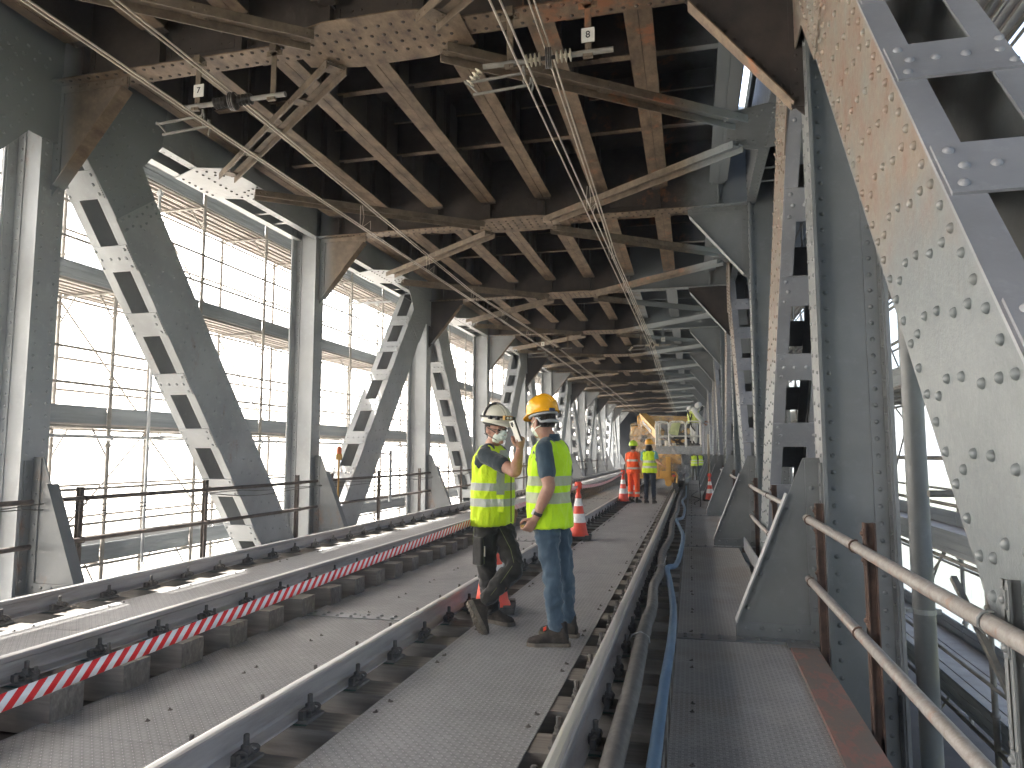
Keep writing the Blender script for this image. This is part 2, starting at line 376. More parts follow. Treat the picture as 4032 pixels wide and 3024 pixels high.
def inst(name, me, loc, parent=None, **kw):
    o = bpy.data.objects.new(name, me); COL.objects.link(o); o.location = loc
    if parent is not None: o.parent = parent
    return tag(o, **kw)
for k in range(-1, KN+1):
    inst("post", pR, (XR, YK(k), 0), bridge); inst("post", pL, (XL, YK(k), 0), bridge)

# ---- upper corner brackets and lower knee brackets
def upper_bracket():
    b = MB(); pts = [(0, ZC), (-1.0, ZC), (-1.0, ZC-.11), (-.06, 4.40), (0, 4.34)]
    b.prism([(x, -.006, z) for x, z in pts], (0, .012, 0))
    p0, p1 = V((-.97, 0, ZC-.15)), V((-.09, 0, 4.44))
    b.bar(p0, p1, .17, .012, up=(.75, 0, .66), m=1)                     # edge angle along the slope
    b.bar(p0, p1, .014, .09, up=(.75, 0, .66), off=(-.012, .045))
    d = (p1-p0).normalized(); nrm = V((.78, 0, .62))
    P = [p0 + d*t + nrm*.055 for t in frange(.06, 1.4, .125)]
    b.rivets([(p.x, -.019, p.z) for p in P], (0, -1, 0), .016, .012)
    b.box(-.98, -.02, -.02, -.006, ZC-.10, ZC); b.rivets([(x, -.02, ZC-.05) for x in frange(-.92, -.1, .12)], (0, -1, 0), .016, .012)
    b.box(-.11, 0, -.022, -.006, 4.42, ZC-.1); b.rivets([(-.06, -.022, z) for z in frange(4.5, 5.5, .13)], (0, -1, 0), .016, .012)
    b.box(-.10, 0, .006, .02, 4.42, ZC)
    return b
def lower_bracket():
    b = MB(); pts = [(0, ZW), (-.71, ZW), (-.71, ZW+.10), (-.13, 1.34), (0, 1.34)]
    b.prism([(x, -.007, z) for x, z in pts], (0, .014, 0))
    p0, p1 = V((-.705, 0, ZW+.14)), V((-.27, 0, 1.04))
    nrm = V((.90, 0, .42)); b.bar(p0, p1, .15, .014, up=nrm, m=1)
    b.bar(p0, p1, .014, .09, up=nrm, off=(-.013, .045))
    d = (p1-p0).normalized(); P = [p0 + d*t + nrm*.06 for t in frange(.1, 1.05, .15)]
    b.rivets([(p.x, -.021, p.z) for p in P], (0, -1, 0), .019, .014, hi=True)
    b.box(-.70, 0, -.021, -.007, ZW, ZW+.135); b.rivets([(x, -.021, ZW+.09) for x in (-.62, -.5, -.36, -.22, -.1)], (0, -1, 0), .019, .014, hi=True)
    b.box(-.72, 0, -.14, -.021, ZW+.0, ZW+.018); b.rivets([(x, -.095, ZW+.018) for x in (-.66, -.54, -.41, -.27, -.12)], (0, 0, 1), .019, .015, hi=True)
    b.box(-.12, 0, -.024, -.007, ZW+.135, 1.32)
    b.rivets([(-.075, -.024, z) for z in frange(.1, 1.25, .165)], (0, -1, 0), .019, .014, hi=True)
    b.box(-.016, 0, -.13, -.024, ZW, 1.30); b.rivets([(-.016, -.09, z) for z in frange(.0, 1.25, .14)], (-1, 0, 0), .016, .012)
    return b
ub = upper_bracket(); lb = lower_bracket()
edge_light = M['ceil_flange']
for sx, mb, X in ((1, ub, XR), (-1, ub.flipx(), XL)):
    near = mb.mesh("upper_bracket", [M['inky'] if sx > 0 else M['ceil_brace'], edge_light])
    rusty = mb.mesh("upper_bracket", [M['paint_worn'], edge_light]); clean = mb.mesh("upper_bracket", [M['paint'], M['paint']])
    dark = mb.mesh("upper_bracket", [M['inky'], edge_light])
    for k in range(0, KN+1):
        if sx > 0: me, lab = {0: (near, "soot-black corner bracket"), 1: (clean, "fresh grey corner bracket"), 2: (dark, "dark sooty corner bracket")}.get(k, (clean, None))
        else: me, lab = {0: (near, None), 1: (near, None), 2: (dark, None), 3: (rusty, "corner bracket with a red rust patch"), 4: (dark, None), 5: (rusty, None), 6: (dark, None), 7: (clean, None), 8: (dark, None)}.get(k, (clean, None))
        inst("corner_bracket", me, (X, YK(k), 0), bridge, label=lab)
for sx, mb, X in ((1, lb, XR), (-1, lb.flipx(), XL)):
    me = mb.mesh("knee_bracket", [M['paint'] if sx > 0 else M['paint_worn'], M['galv'] if sx > 0 else M['paint']])
    me2 = mb.mesh("knee_bracket", [M['paint'], M['paint']])
    for k in range(0, KN+1): inst("knee_bracket", me if (sx > 0 or k < 3) else me2, (X, YK(k), 0), bridge)

# ---- diagonals
ZT, ZB = 6.2, -1.8
def diag_mb(kind, fg=False):
    # kind +1: top at y=0 running down to y=LB ; -1: bottom at y=0 running up to y=LB ; +2: top at y=LB going down to 0 (same as -1)
    b = MB(); A = V((0, 0, ZT)) if kind == 1 else V((0, 0, ZB)); Bp = V((0, LB, ZB)) if kind == 1 else V((0, LB, ZT))
    u = (Bp-A).normalized(); L = (Bp-A).length; t = V((0, u.z, -u.y))          # t: towards the viewer side (-y)
    if t.y > 0: t = -t
    H = .39; X = V((1, 0, 0)); zc = lambda s: A + u*s
    def blk(s0, s1, t0, t1, x0, x1, m=0):
        b.obox(zc((s0+s1)/2) + t*(t0+t1)/2 + X*(x0+x1)/2, X*abs(x1-x0)/2, u*abs(s1-s0)/2, t*abs(t1-t0)/2, m)
    blk(.3, L-.3, -H, H, 0, .016, 1); blk(.3, L-.3, -H, H, .534, .55, 0)
    for sg in (-1, 1):
        for x0, x1 in ((.0, .135), (.415, .55)): blk(.5, L-.5, sg*H, sg*(H+.016), x0, x1, 2 if sg > 0 else 0)
        blk(.5, L-.5, sg*(H-.10), sg*H, .016, .03); blk(.5, L-.5, sg*(H-.10), sg*H, .52, .534)
    st = .98; n = int((L-2.4)/st); s0 = 1.55 if kind == 1 else 1.2
    bl = .36
    for i in range(n+1):
        s = s0 + i*st
        for sg in (-1, 1):
            blk(s-bl/2, s+bl/2, sg*(H+.016), sg*(H+.030), .012, .538, 2 if sg > 0 else 0)
        P = []
        for dx in (.065, .485):
            P += [zc(s+ds) + t*(H+.030) + X*(dx + (.03 if (ds == 0) == (dx < .3) else 0)) for ds in (-.12, 0, .12)]
        if i % 2 or kind == -1: P += [zc(s) + t*(H+.030) + X*dx for dx in (.21, .34)]
        b.rivets(P, t, .023, .018, 12, 2, hi=True)
    # rivets of the visible side plate
    P = []; r = .019
    if not fg:
        for s in frange(.7, L-.7, .15):
            P += [zc(s) + t*(H-.05), zc(s+.07) - t*(H-.05)]
        for s in frange(1.7, L-2.0, .30):
            for q in (-.16, .0, .16): P.append(zc(s + q*.9) + t*q)
        b.rivets(P, (-1, 0, 0), .020, .016, 8, 1)
    else:
        s = .8
        while s < L-.7:
            P += [zc(s) + t*(H-.055), zc(s+.06) - t*(H-.05)]; s += .155
        s = 1.0
        while s < L-.8:
            nn = 5
            for i in range(nn):
                q = -.24 + .48*i/(nn-1)
                P.append(zc(s + q*(-.62) + .06*sin(i*1.3)) + t*q)
            s += .37
        b.rivets(P, (-1, 0, 0), .0215, .020, 14, 1, hi=True)
    return b
dset = {}
for kind in (1, -1):
    b = diag_mb(kind)
    dset[(kind, 1)] = b.mesh("diagonal", [M['paint'], M['diag_side'], M['paint_lit']])
    dset[(kind, -1)] = b.flipx().mesh("diagonal", [M['post_l'], M['post_l'], M['post_l']])
fgm = diag_mb(-1, True).mesh("diagonal", [M['paint'], M['diag_side'], M['paint_lit']])
fgk = -1
for k in range(-1, KN):
    kind = 1 if k % 2 == 0 else -1
    for sx, X in ((1, XR-.05), (-1, XL+.05)):
        me = fgm if (k == -1 and sx > 0) else dset[(kind, sx)]
        inst("diagonal", me, (X, YK(k), 0), bridge, label=("huge foreground diagonal with peach-stained side plate" if me is fgm else None))
# gusset plates at the top nodes (even posts)
def gusset_mb(full=True):
    b = MB(); pts = [(1.62, 5.62), (1.29, 5.20), (1.54, 4.84), (.90, 4.36), (.40, 4.95), (-.40, 4.95), (-.90, 4.36), (-1.54, 4.84), (-1.29, 5.20), (-1.62, 5.62), (-1.75, 6.7), (1.75, 6.7)]
    b.prism([(-.014, y, z) for y, z in pts], (.013, 0, 0))
    P = []
    for sg in (-1, 1):
        u = V((0, .607*sg, -.795)); t = V((0, .795*sg, .607))
        for s in frange(.75, 2.2, .13):
            for q in (-.31, -.19, -.06, .06, .19, .31):
                p = V((-.014, 0, 6.2)) + u*(s + (.05 if abs(q) < .1 else 0)) + t*q
                if abs(p.y) > .35: P.append(p)
    for y in frange(-1.5, 1.5, .14): P += [(-.014, y, 5.78), (-.014, y+.05, 5.9)] if abs(y) > .2 else []
    b.rivets(P, (-1, 0, 0), .020, .017, 10, hi=True); return b
g = gusset_mb(); gR = g.mesh("gusset_plate", M['diag_side']); gL = g.flipx().mesh("gusset_plate", M['ceil_brace']); gR2 = g.mesh("gusset_plate", M['paint']); gL2 = g.flipx().mesh("gusset_plate", M['post_l'])
for k in range(0, KN+1, 2):
    inst("gusset_plate", gR if k < 3 else gR2, (XR-.052, YK(k), 0), bridge); inst("gusset_plate", gL if k < 1 else gL2, (XL+.052, YK(k), 0), bridge)

# ---- top and bottom chords
def chord_mb(z0, z1):
    b = MB(); y0, y1 = 0, LB
    b.box(.0, .016, y0, y1, z0, z1); b.box(.534, .55, y0, y1, z0, z1)
    for x0, x1 in ((-.02, .13), (.42, .57)): b.box(x0, x1, y0, y1, z0-.014, z0)
    for x in (.016, .52): b.box(x, x+.014, y0, y1, z0, z0+.11)
    for y in (1.0, 1.55, 4.6, 5.15): b.box(.016, .534, y-.03, y+.03, z0+.02, z0+.034)
    b.box(.0, .55, y0, y1, z1, z1+.016)
    ys = frange(.3, LB-.3, .14)
    b.rivets([(x, y, z0+.06) for x in (0, ) for y in ys], (-1, 0, 0), .016, .012)
    b.rivets([(.534, y, z0+.07) for y in ys] + [(.534, y+.05, z0+.35) for y in ys], (-1, 0, 0), .016, .012)
    b.rivets([(.09, y, z0-.014) for y in ys], (0, 0, -1), .014, .01)
    return b
c = chord_mb(ZC, 6.75); cR = c.mesh("top_chord", M['ceil_brace']); cR2 = c.mesh("top_chord", M['paint']); cL = c.flipx().mesh("top_chord", M['post_l'])
c2 = chord_mb(-2.3, -1.3); c2R = c2.mesh("bottom_chord", M['paint']); c2L = c2.flipx().mesh("bottom_chord", M['post_l'])
for k in range(-1, KN):
    inst("top_chord", cR if k < 0 else cR2, (XR, YK(k), 0), bridge); inst("top_chord", cL, (XL, YK(k), 0), bridge)
    inst("bottom_chord", c2R, (XR, YK(k), 0), bridge); inst("bottom_chord", c2L, (XL, YK(k), 0), bridge)

# ---- ceiling: cross beams
def cross_beam_mb():
    b = MB(); x0, x1 = XL, XR; z1 = 6.9
    b.box(x0, x1, -.15, .15, ZC-.014, ZC, 0); b.box(x0, x1, -.006, .006, ZC, z1, 1)
    b.box(x0, x1, -.14, -.006, ZC, ZC+.014, 1); b.box(x0, x1, -.02, -.006, ZC+.014, ZC+.13, 1); b.box(x0, x1, .006, .02, ZC+.014, ZC+.13, 1)
    xs = frange(x0+.15, x1-.15, .125)
    b.rivets([(x, -.10, ZC-.014) for x in xs] + [(x+.06, .09, ZC-.014) for x in xs], (0, 0, -1), .021, .017, 8, 1)
    b.rivets([(x, -.02, ZC+.075) for x in xs], (0, -1, 0), .016, .012, 6, 1)
    for i in range(8):                                  # riveted pad and little seat under each stringer end
        X = XC + STO[i]
        b.box(X-.075, X+.075, -.022, -.006, ZC+.13, 6.05, 1)
        b.rivets([(X+sx*.045, -.022, z) for sx in (-1, 1) for z in frange(ZC+.18, 6.0, .1)], (0, -1, 0), .014, .011, 6, 1)
        b.box(X-.01, X+.01, -.12, -.02, ZC+.02, 6.04, 1)
    for cx in (XC, XC-2.08, XC+2.08):
        b.box(cx-.36, cx+.36, -.014, -.006, ZC+.14, 6.8, 1)
        b.rivets([(cx+dx, -.014, z) for dx in (-.3, -.2, .2, .3) for z in frange(ZC+.2, 6.75, .13)], (0, -1, 0), .014, .011, 6, 1)
    return b
STO = [-3.64, -2.60, -1.56, -.52, .52, 1.56, 2.60, 3.60]
cb = cross_beam_mb().mesh("cross_beam", [M['ceil_flange'], M['ceil_web']])
for k in range(-1, KN+1): inst("cross_beam", cb, (0, YK(k), 0), bridge)
# centre gusset under each cross beam
b = MB(); pts = [(-.95, -.30), (-.42, -.42), (.42, -.42), (.95, -.30), (.95, .30), (.42, .42), (-.42, .42), (-.95, .30)]
b.prism([(x, y, ZC-.030) for x, y in pts], (0, 0, .014))
b.rivets([(x, y, ZC-.030) for x in frange(-.85, .85, .135) for y in (-.24, -.09, .06, .21) if abs(x) < .9 - .3*abs(y)], (0, 0, -1), .021, .017, 8, 1)
cg = b.mesh("centre_gusset", [M['ceil_flange'], M['ceil_web']])
for k in range(-1, KN+1): inst("centre_gusset", cg, (XC, YK(k), 0), bridge)
# gusset under the chords at mid bay
b = MB(); pts = [(.57, -.42), (-.02, -.68), (-.47, -.54), (-.49, .54), (-.02, .68), (.57, .50)]
b.prism([(x, y, ZC-.032) for x, y in pts], (0, 0, .014))
P = [(.06, y, ZC-.032) for y in frange(-.56, .56, .14)] + [(.47, y, ZC-.032) for y in frange(-.35, .42, .14)]
for sg in (-1, 1):
    for i in range(4): P += [(-.08-.11*i, sg*(.52-.05*i), ZC-.032), (-.12-.11*i, sg*(.37-.05*i), ZC-.032)]
P0_ = P
b.rivets(P, (0, 0, -1), .022, .018, 8, 1)
mgL = b.flipx().mesh("mid_gusset", [M['post_l'], M['inky']])
b = MB()
b.prism([(x, y, ZC-.032) for x, y in pts], (0, 0, .014)); b.rivets([(x, y, z) for x, y, z in P0_], (0, 0, -1), .020, .016, 8, 1)
mgR = b.mesh("mid_gusset", [M['ceil_web'], M['ceil_web']]); mgR2 = b.mesh("mid_gusset", [M['paint'], M['paint']])
for k in range(-1, KN):
    inst("mid_gusset", mgR if k < 0 else mgR2, (XR, YK(k)+LB/2, 0), bridge); inst("mid_gusset", mgL, (XL, YK(k)+LB/2, 0), bridge)
# braces: a pair of angles with tie plates
def brace_mb(sx, sy):
    b = MB(); P0 = V((sx*.62, sy*.26, ZC-.05)); P1 = V((sx*3.76, sy*(LB/2 - .36), ZC-.05)); d = (P1-P0).normalized(); q = V((0,0,1)).cross(d).normalized(); L = (P1-P0).length
    for s in (-1, 1):
        b.bar(P0, P1, .085, .012, off=(s*.078, 0)); b.bar(P0, P1, .012, .10, off=(s*.115, -.045))
    for i, t in enumerate(frange(.12, L-.12, (L-.24)/4)):
        c = P0 + d*t; b.obox(c + V((0,0,-.016)), d*.085, q*.118, V((0,0,.005)))
        b.rivets([c + d*.05*e + q*.075*s + V((0,0,-.021)) for e in (-1, 1) for s in (-1, 1)], (0, 0, -1), .015, .011, 7)
        for s in (-1, 1): b.rivets([c + d*.05*e + q*.121*s + V((0,0,-.05)) for e in (-1, 1)], q*s, .015, .011, 7)
    return b
for (sx, sy) in ((1, 1), (-1, 1), (1, -1), (-1, -1)):
    me = brace_mb(sx, sy).mesh("wind_brace", M['ceil_brace'])
    for k in range(-1, KN+1):
        if (sy < 0 and k < 0) or (sy > 0 and k == KN): continue
        inst("wind_brace", me, (XC, YK(k), 0), bridge)
# stringers
def stringer_mb():
    b = MB(); z0, z1 = 6.05, 6.9; y0, y1 = .22, LB-.22
    for x0, x1 in ((-.15, -.004), (.004, .15)): b.box(x0, x1, y0, y1, z0-.014, z0, 0)
    b.box(-.15, .15, y0, y1, z0, z0+.006, 1)
    b.box(-.006, .006, .01, LB-.01, z0+.006, z1, 1)
    for s in (-1, 1):
        b.box(min(s*.006, s*.02), max(s*.006, s*.02), .01, LB-.01, z0+.006, z0+.1, 1)
        for y in (.9, 1.55, 2.04, 2.9, 3.5, 4.08, 4.7, 5.3): b.box(min(s*.006, s*.08), max(s*.006, s*.08), y-.006, y+.006, z0+.02, z1, 1)
        for y in (.9, 1.55, 2.9, 3.5, 4.7, 5.3): b.box(min(s*.006, s*.018), max(s*.006, s*.018), y-.05, y+.05, z0+.1, z1, 1)
    for e in (.16, LB-.16):
        b.box(-.12, .12, e-.06, e+.06, z0-.01, z0, 1)
        b.rivets([(x, e+dy, z0-.01) for x in (-.08, .08) for dy in (-.03, .03)], (0, 0, -1), .015, .011, 6, 1)
    return b
sm_ = stringer_mb().mesh("stringer", [M['ceil_flange'], M['ceil_web']])
for k in range(-1, KN):
    for i in range(8): inst("stringer", sm_, (XC+STO[i], YK(k), 0), bridge)
# secondary cross members and curved trough ends
b = MB(); b.box(XL+.6, XR-.6, -.055, .055, 6.268, 6.28, 0); b.box(XL+.6, XR-.6, -.006, .006, 6.28, 6.9, 1); b.box(XL+.6, XR-.6, -.02, -.006, 6.28, 6.36, 1)
b.rivets([(x, -.02, 6.33) for x in frange(XL+.7, XR-.7, .16)], (0, -1, 0), .015, .011, 6, 1)
for i in range(7):
    xa = XC+STO[i]+.12; xb = XC+STO[i+1]-.12
    b.box(xa, xb, -.42, -.38, 6.62, 6.63, 0); b.box(xa, xb, .38, .42, 6.62, 6.63, 0)
    b.prism([(xa, -.40, 6.63), (xb, -.40, 6.63), (xb, -.40, 6.9), (xa, -.40, 6.9)], (0, .01, 0), 1)
    b.prism([(xa, .40, 6.63), (xb, .40, 6.63), (xb, .40, 6.9), (xa, .40, 6.9)], (0, .01, 0), 1)
sec = b.mesh("secondary_beam", [M['ceil_flange'], M['ceil_web']])
for k in range(-1, KN):
    for y in (2.04, 4.08): inst("secondary_beam", sec, (0, YK(k)+y, 0), bridge)
# road slab over everything (shallow vaults between the stringers)
HX0, HX1, HY0, HY1 = .87, 1.0, 9.9, 12.1
b = MB()
xs = [-9.3, XL-.7] + [XC+o for o in STO] + [XR+.75, 3.3]
for i in range(len(xs)-1):
    xa, xb = xs[i], xs[i+1]; n = 6
    prof = [(xa + (xb-xa)*j/n, 6.9 + .13*sin(pi*j/n)) for j in range(n+1)]
    if xa < HX0 < xb:
        for ya, yb in ((-9, HY0), (HY1, 76)): b.add([(x, y, z) for y in (ya, yb) for x, z in prof], [(j, n+1+j, n+2+j, j+1) for j in range(n)], 0, True)
        b.box(xa, HX0, HY0, HY1, 6.92, 6.95); b.box(HX1, xb, HY0, HY1, 6.92, 6.95); continue
    b.add([(x, y, z) for y in (-9, 76) for x, z in prof], [(j, n+1+j, n+2+j, j+1) for j in range(n)], 0, True)
b.box(-9.4, HX0, -9, 76, 7.16, 7.22, 0); b.box(HX1, 3.4, -9, 76, 7.16, 7.22, 0); b.box(HX0, HX1, -9, HY0, 7.16, 7.22, 0); b.box(HX0, HX1, HY1, 76, 7.16, 7.22, 0)
b.box(-9.4, -9.25, -9, 76, 6.85, 7.16, 0); b.box(3.25, 3.4, -9, 76, 6.85, 7.16, 0)
b.build("road_slab", M['ceil_web'], bridge)
# floor beams and track girders under the sleepers
b = MB()
for k in range(-1, KN+1):
    b.box(XL, XR, YK(k)-.15, YK(k)+.15, -.62, -.60); b.box(XL, XR, YK(k)-.006, YK(k)+.006, -1.7, -.62)
floor = b.build("floor_beam_row", M['inky'], bridge); floor.name = "floor_grillage"  # near-black colour carries the shade seen between the sleepers
for X in (-.555, -2.045, -4.005, -5.515):
    b = MB(); b.box(X-.13, X+.13, -6, 74, -.28, -.262); b.box(X-.006, X+.006, -6, 74, -1.1, -.28); b.box(X-.13, X+.13, -6, 74, -1.12, -1.1)
    b.build("track_girder", M['inky'], bridge)  # shade of the sleeper gaps put into the girder colour

# ================================================================== DECKS AND PATHS
def panels(x0, x1, z, y0, y1, L, name, m, off=0.0, th=.008, **kw):
    b = MB(); y = y0 + off
    while y < y1:
        b.box(x0, x1, y, min(y+L-.006, y1), z-th, z); y += L
    return b.build(name, m, None, kind="structure", **kw)
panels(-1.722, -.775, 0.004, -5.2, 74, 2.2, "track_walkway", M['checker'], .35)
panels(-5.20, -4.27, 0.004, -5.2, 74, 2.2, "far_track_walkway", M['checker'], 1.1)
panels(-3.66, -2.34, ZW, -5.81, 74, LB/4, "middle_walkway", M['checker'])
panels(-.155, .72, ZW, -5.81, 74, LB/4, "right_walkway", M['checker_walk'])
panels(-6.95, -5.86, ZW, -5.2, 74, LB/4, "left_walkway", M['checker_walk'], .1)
# riveted joint strips over the floor beams
b = MB()
for k in range(0, KN+1):
    y = YK(k) - .06
    for x0, x1 in ((-.155, .33), (-3.66, -2.45), (-6.37, -5.86)):
        b.box(x0, x1, y-.085, y+.085, ZW, ZW+.008)
        b.rivets([(x, y+dy, ZW+.008) for x in frange(x0+.07, x1-.05, .14) for dy in (-.045, .045)], (0, 0, 1), .019, .015, 10, hi=True)
o = b.build("walkway_joint_strips", M['paint'], None, kind="structure")
# studs along the plates
b = MB()
for y in frange(.9, 30, .92):
    for x, z in ((-1.66, .004), (-.83, .004), (-.03, ZW), (-5.12, .004), (-4.33, .004), (-2.52, ZW), (-3.1, ZW)):
        for dy in (0, .16):
            yy = y + dy + random.uniform(-.02, .02); b.rivets([(x + random.uniform(-.01, .01), yy, z)], (0, 0, 1), .016, .007, 8); b.rivets([(x, yy, z+.005)], (0, 0, 1), .007, .011, 6)
b.build("plate_fixing_screws", M['iron'], None, kind="structure")
# edge board along the right walkway, one per bay
for k in range(-1, KN):
    b = MB(); y0, y1 = YK(k)+.35, YK(k+1)-.30
    b.prism([(.66, y0, ZW+.0), (.90, y0, ZW+.0), (.93, y1, ZW+.0), (.725, y1, ZW+.0)], (0, 0, .022))
    if k > -1: b = MB(); b.bar((.80, y0, ZW+.10), (.80, y1, ZW+.10), .02, .2)
    e = b.build("edge_board", M['redplank'] if k < 0 else M['galv'], None, label=("faded red oxide board lying flat along the right walkway edge" if k < 0 else f"pale kick board along the right walkway, {ordn(k)} one beyond the first knee bracket"), cat="board", group="boards edging the right walkway")
b = MB(); b.box(.715, .935, YK(0)-.30, YK(0)-.145, ZW, ZW+.02); b.build("end_plate", M['paint'], bridge)

# ground, water, added light-blocking deck below
b = MB(); b.box(-900, 900, -900, 1500, -14.2, -14); b.build("river_water", M['water'], None, kind="structure")
b = MB()
for x0, x1 in ((-900, -45), (40, 900)): b.box(x0, x1, -900, 1500, -14, -5.0)
b.build("river_bank_ground", M['earth'], None, kind="structure")
b = MB(); b.box(-9.8, 4.2, -9, 76, -2.75, -2.7)
b.build("lower_light_blocker", M['inky'], None, kind="structure")  # unseen full-width deck, added to block light from below

# approach tunnel closing the far end
b = MB()
b.box(XL-2.2, XL-.05, 74.6, 110, -3, 9); b.box(XR+.05, XR+2.6, 74.6, 110, -3, 9)
b.box(XL-2.2, XR+2.6, 74.6, 110, 6.2, 9); b.box(XL-2.2, XR+2.6, 74.6, 110, -3, -.3); b.box(XL-2.2, XR+2.6, 109.5, 110, -3, 9)
b.build("approach_tunnel", M['concrete'], None, label="dark masonry tunnel mouth closing the far end of the bridge", cat="tunnel")
# unseen wall added behind the camera to block light (the bridge goes on)
b = MB(); b.box(XL-.8, XR+.8, -9.2, -9, -3, 7.5); b.build("rear_light_blocker", M['ceil_web'], None, kind="structure")
# ================================================================== TRACK
ZR = .175
prof = [(-.07, .02), (-.07, .031), (-.05, .036), (-.016, .048), (-.009, .062), (-.009, .125), (-.014, .133), (-.036, .142), (-.036, .163), (-.030, .171), (-.014, .175),
        (.014, .175), (.030, .171), (.036, .163), (.036, .142), (.014, .133), (.009, .125), (.009, .062), (.016, .048), (.05, .036), (.07, .031), (.07, .02)]
def rail(X, label):
    b = MB(); n = len(prof); ys = [-6, 20, 40, 74]
    vs = [(X+x, y, z) for y in ys for x, z in prof]
    for i in range(len(ys)-1):
        o = i*n
        for j in range(n):
            j2 = (j+1) % n; m = 1 if 9 <= j <= 11 else 0
            b.add([vs[o+j], vs[o+j2], vs[o+n+j2], vs[o+n+j]], [(0, 1, 2, 3)], m)
    b.add(vs[:n], [tuple(range(n))]); b.add(vs[-n:], [tuple(range(n))[::-1]])
    return b.build("rail", [M['railbody'], M['railtop']], None, label=label, cat="rail", group="rails of the two tracks")
rail(-.555, "rail of the near track beside the blue hose and right walkway")
rail(-2.045, "near track rail behind which the striped cones' tape runs, left of the men")
rail(-4.005, "far track rail just behind the red and white tape")
rail(-5.515, "farthest rail, in front of the left railing and scaffold")

def clip_mb(hi=True):       # bolt, nut, washer coils and clamp on one side of the rail foot, bolt axis at origin
    b = MB(); n = 8 if hi else 6
    b.box(-.028, .022, -.032, .032, .02, .034); b.box(-.035, -.012, -.022, .022, .034, .058)
    b.lathe([(.024, .05), (.024, .08), (.021, .083)], (0, 0, 0), n=6, sm=False)
    b.lathe([(.0135, .07), (.0135, .125), (.011, .128)], (0, 0, 0), n=8)
    b.lathe([(.023, .046), (.023, .052)], (0, 0, 0), n=10, sm=False)
    for yy in (-.048, 0, .048):
        pts = [(.0 + .018*cos(2*pi*i/10), yy + .024*cos(2*pi*i/10 + .5), .048 + .02*sin(2*pi*i/10)) for i in range(10)]
        b.tube(pts, .0088, 6 if hi else 4, closed=True)
    b.obox((.0, -.078, .046), (.014, 0, 0), (0, .014, 0), (0, 0, .022))
    return b
def screw_mb():
    b = MB(); b.lathe([(.022, .012), (.022, .022)], (0,0,0), n=10, sm=False); b.lathe([(.026, .02), (.021, .03), (.026, .036), (.02, .045)], (0,0,0), n=10)
    b.lathe([(.017, .04), (.017, .07)], (0,0,0), n=6, sm=False); b.lathe([(.011, .07), (.011, .105), (.009, .108)], (0,0,0), n=8); return b
clipN = clip_mb().mesh("rail_clip", M['iron'])
c_ = clip_mb(); clipF = c_.flipx().mesh("rail_clip", M['iron']); scr = screw_mb().mesh("sleeper_screw", M['iron'])
def bplate():
    b = MB(); b.box(-.125, .225, -.085, .085, .006, .020, 0); b.box(-.115, .21, -.095, .095, 0, .006, 1); return b
bp_ = bplate(); bp = {1: bp_.mesh("base_plate", [M['irondust'], M['greenpad']]), -1: bp_.flipx().mesh("base_plate", [M['irondust'], M['greenpad']])}
def timber_mesh(xl):
    b = MB(); L = 1.143; hw = .119
    b.box(-xl, L, -hw, hw, -.24, -.001)
    return b.mesh("sleeper", M['timber'])
tms = {True: timber_mesh(1.05), False: timber_mesh(1.143)}
def make_sleeper(x, y, det):
    o = bpy.data.objects.new("sleeper", tms[x > -2]); COL.objects.link(o); o.location = (x, y, 0)
    for rx in (-.745, .745):
        q = inst("base_plate", bp[1 if rx > 0 else -1], (rx, 0, 0), o)
        inst("rail_clip", clipF, (rx-.088, 0, 0), o); inst("rail_clip", clipN, (rx+.088, 0, 0), o)
        if det:
            inst("sleeper_screw", scr, (rx + (.18 if rx > 0 else -.18), -.02, 0), o)
    return o
far_sleeper = MB(); far_sleeper.box(-1.06, 1.143, -.119, .119, -.24, -.001, 0)
for rx in (-.745, .745):
    far_sleeper.box(rx-.2, rx+.2, -.085, .085, 0, .02, 1)
    for s in (-1, 1):
        far_sleeper.box(rx+s*.088-.03, rx+s*.088+.03, -.07, .07, .02, .055, 2); far_sleeper.box(rx+s*.088-.014, rx+s*.088+.014, -.014, .014, .05, .115, 2)
fsm = far_sleeper.mesh("sleeper", [M['timber'], M['irondust'], M['iron']])
for tx, nm in ((-1.30, "near"), (-4.76, "far")):
    idx = 0; y = 3.477 - .55*4
    off = 0 if tx > -2 else .12
    while y < 72:
        if y < 23: o = make_sleeper(tx, y + off, y < 14)
        else:
            o = bpy.data.objects.new("sleeper", fsm); COL.objects.link(o); o.location = (tx, y + off, 0)
        tag(o, f"grey timber sleeper of the {nm} track, one of an even row under its rails", "sleeper", f"sleepers of the {nm} track")
        y += .55; idx += 1

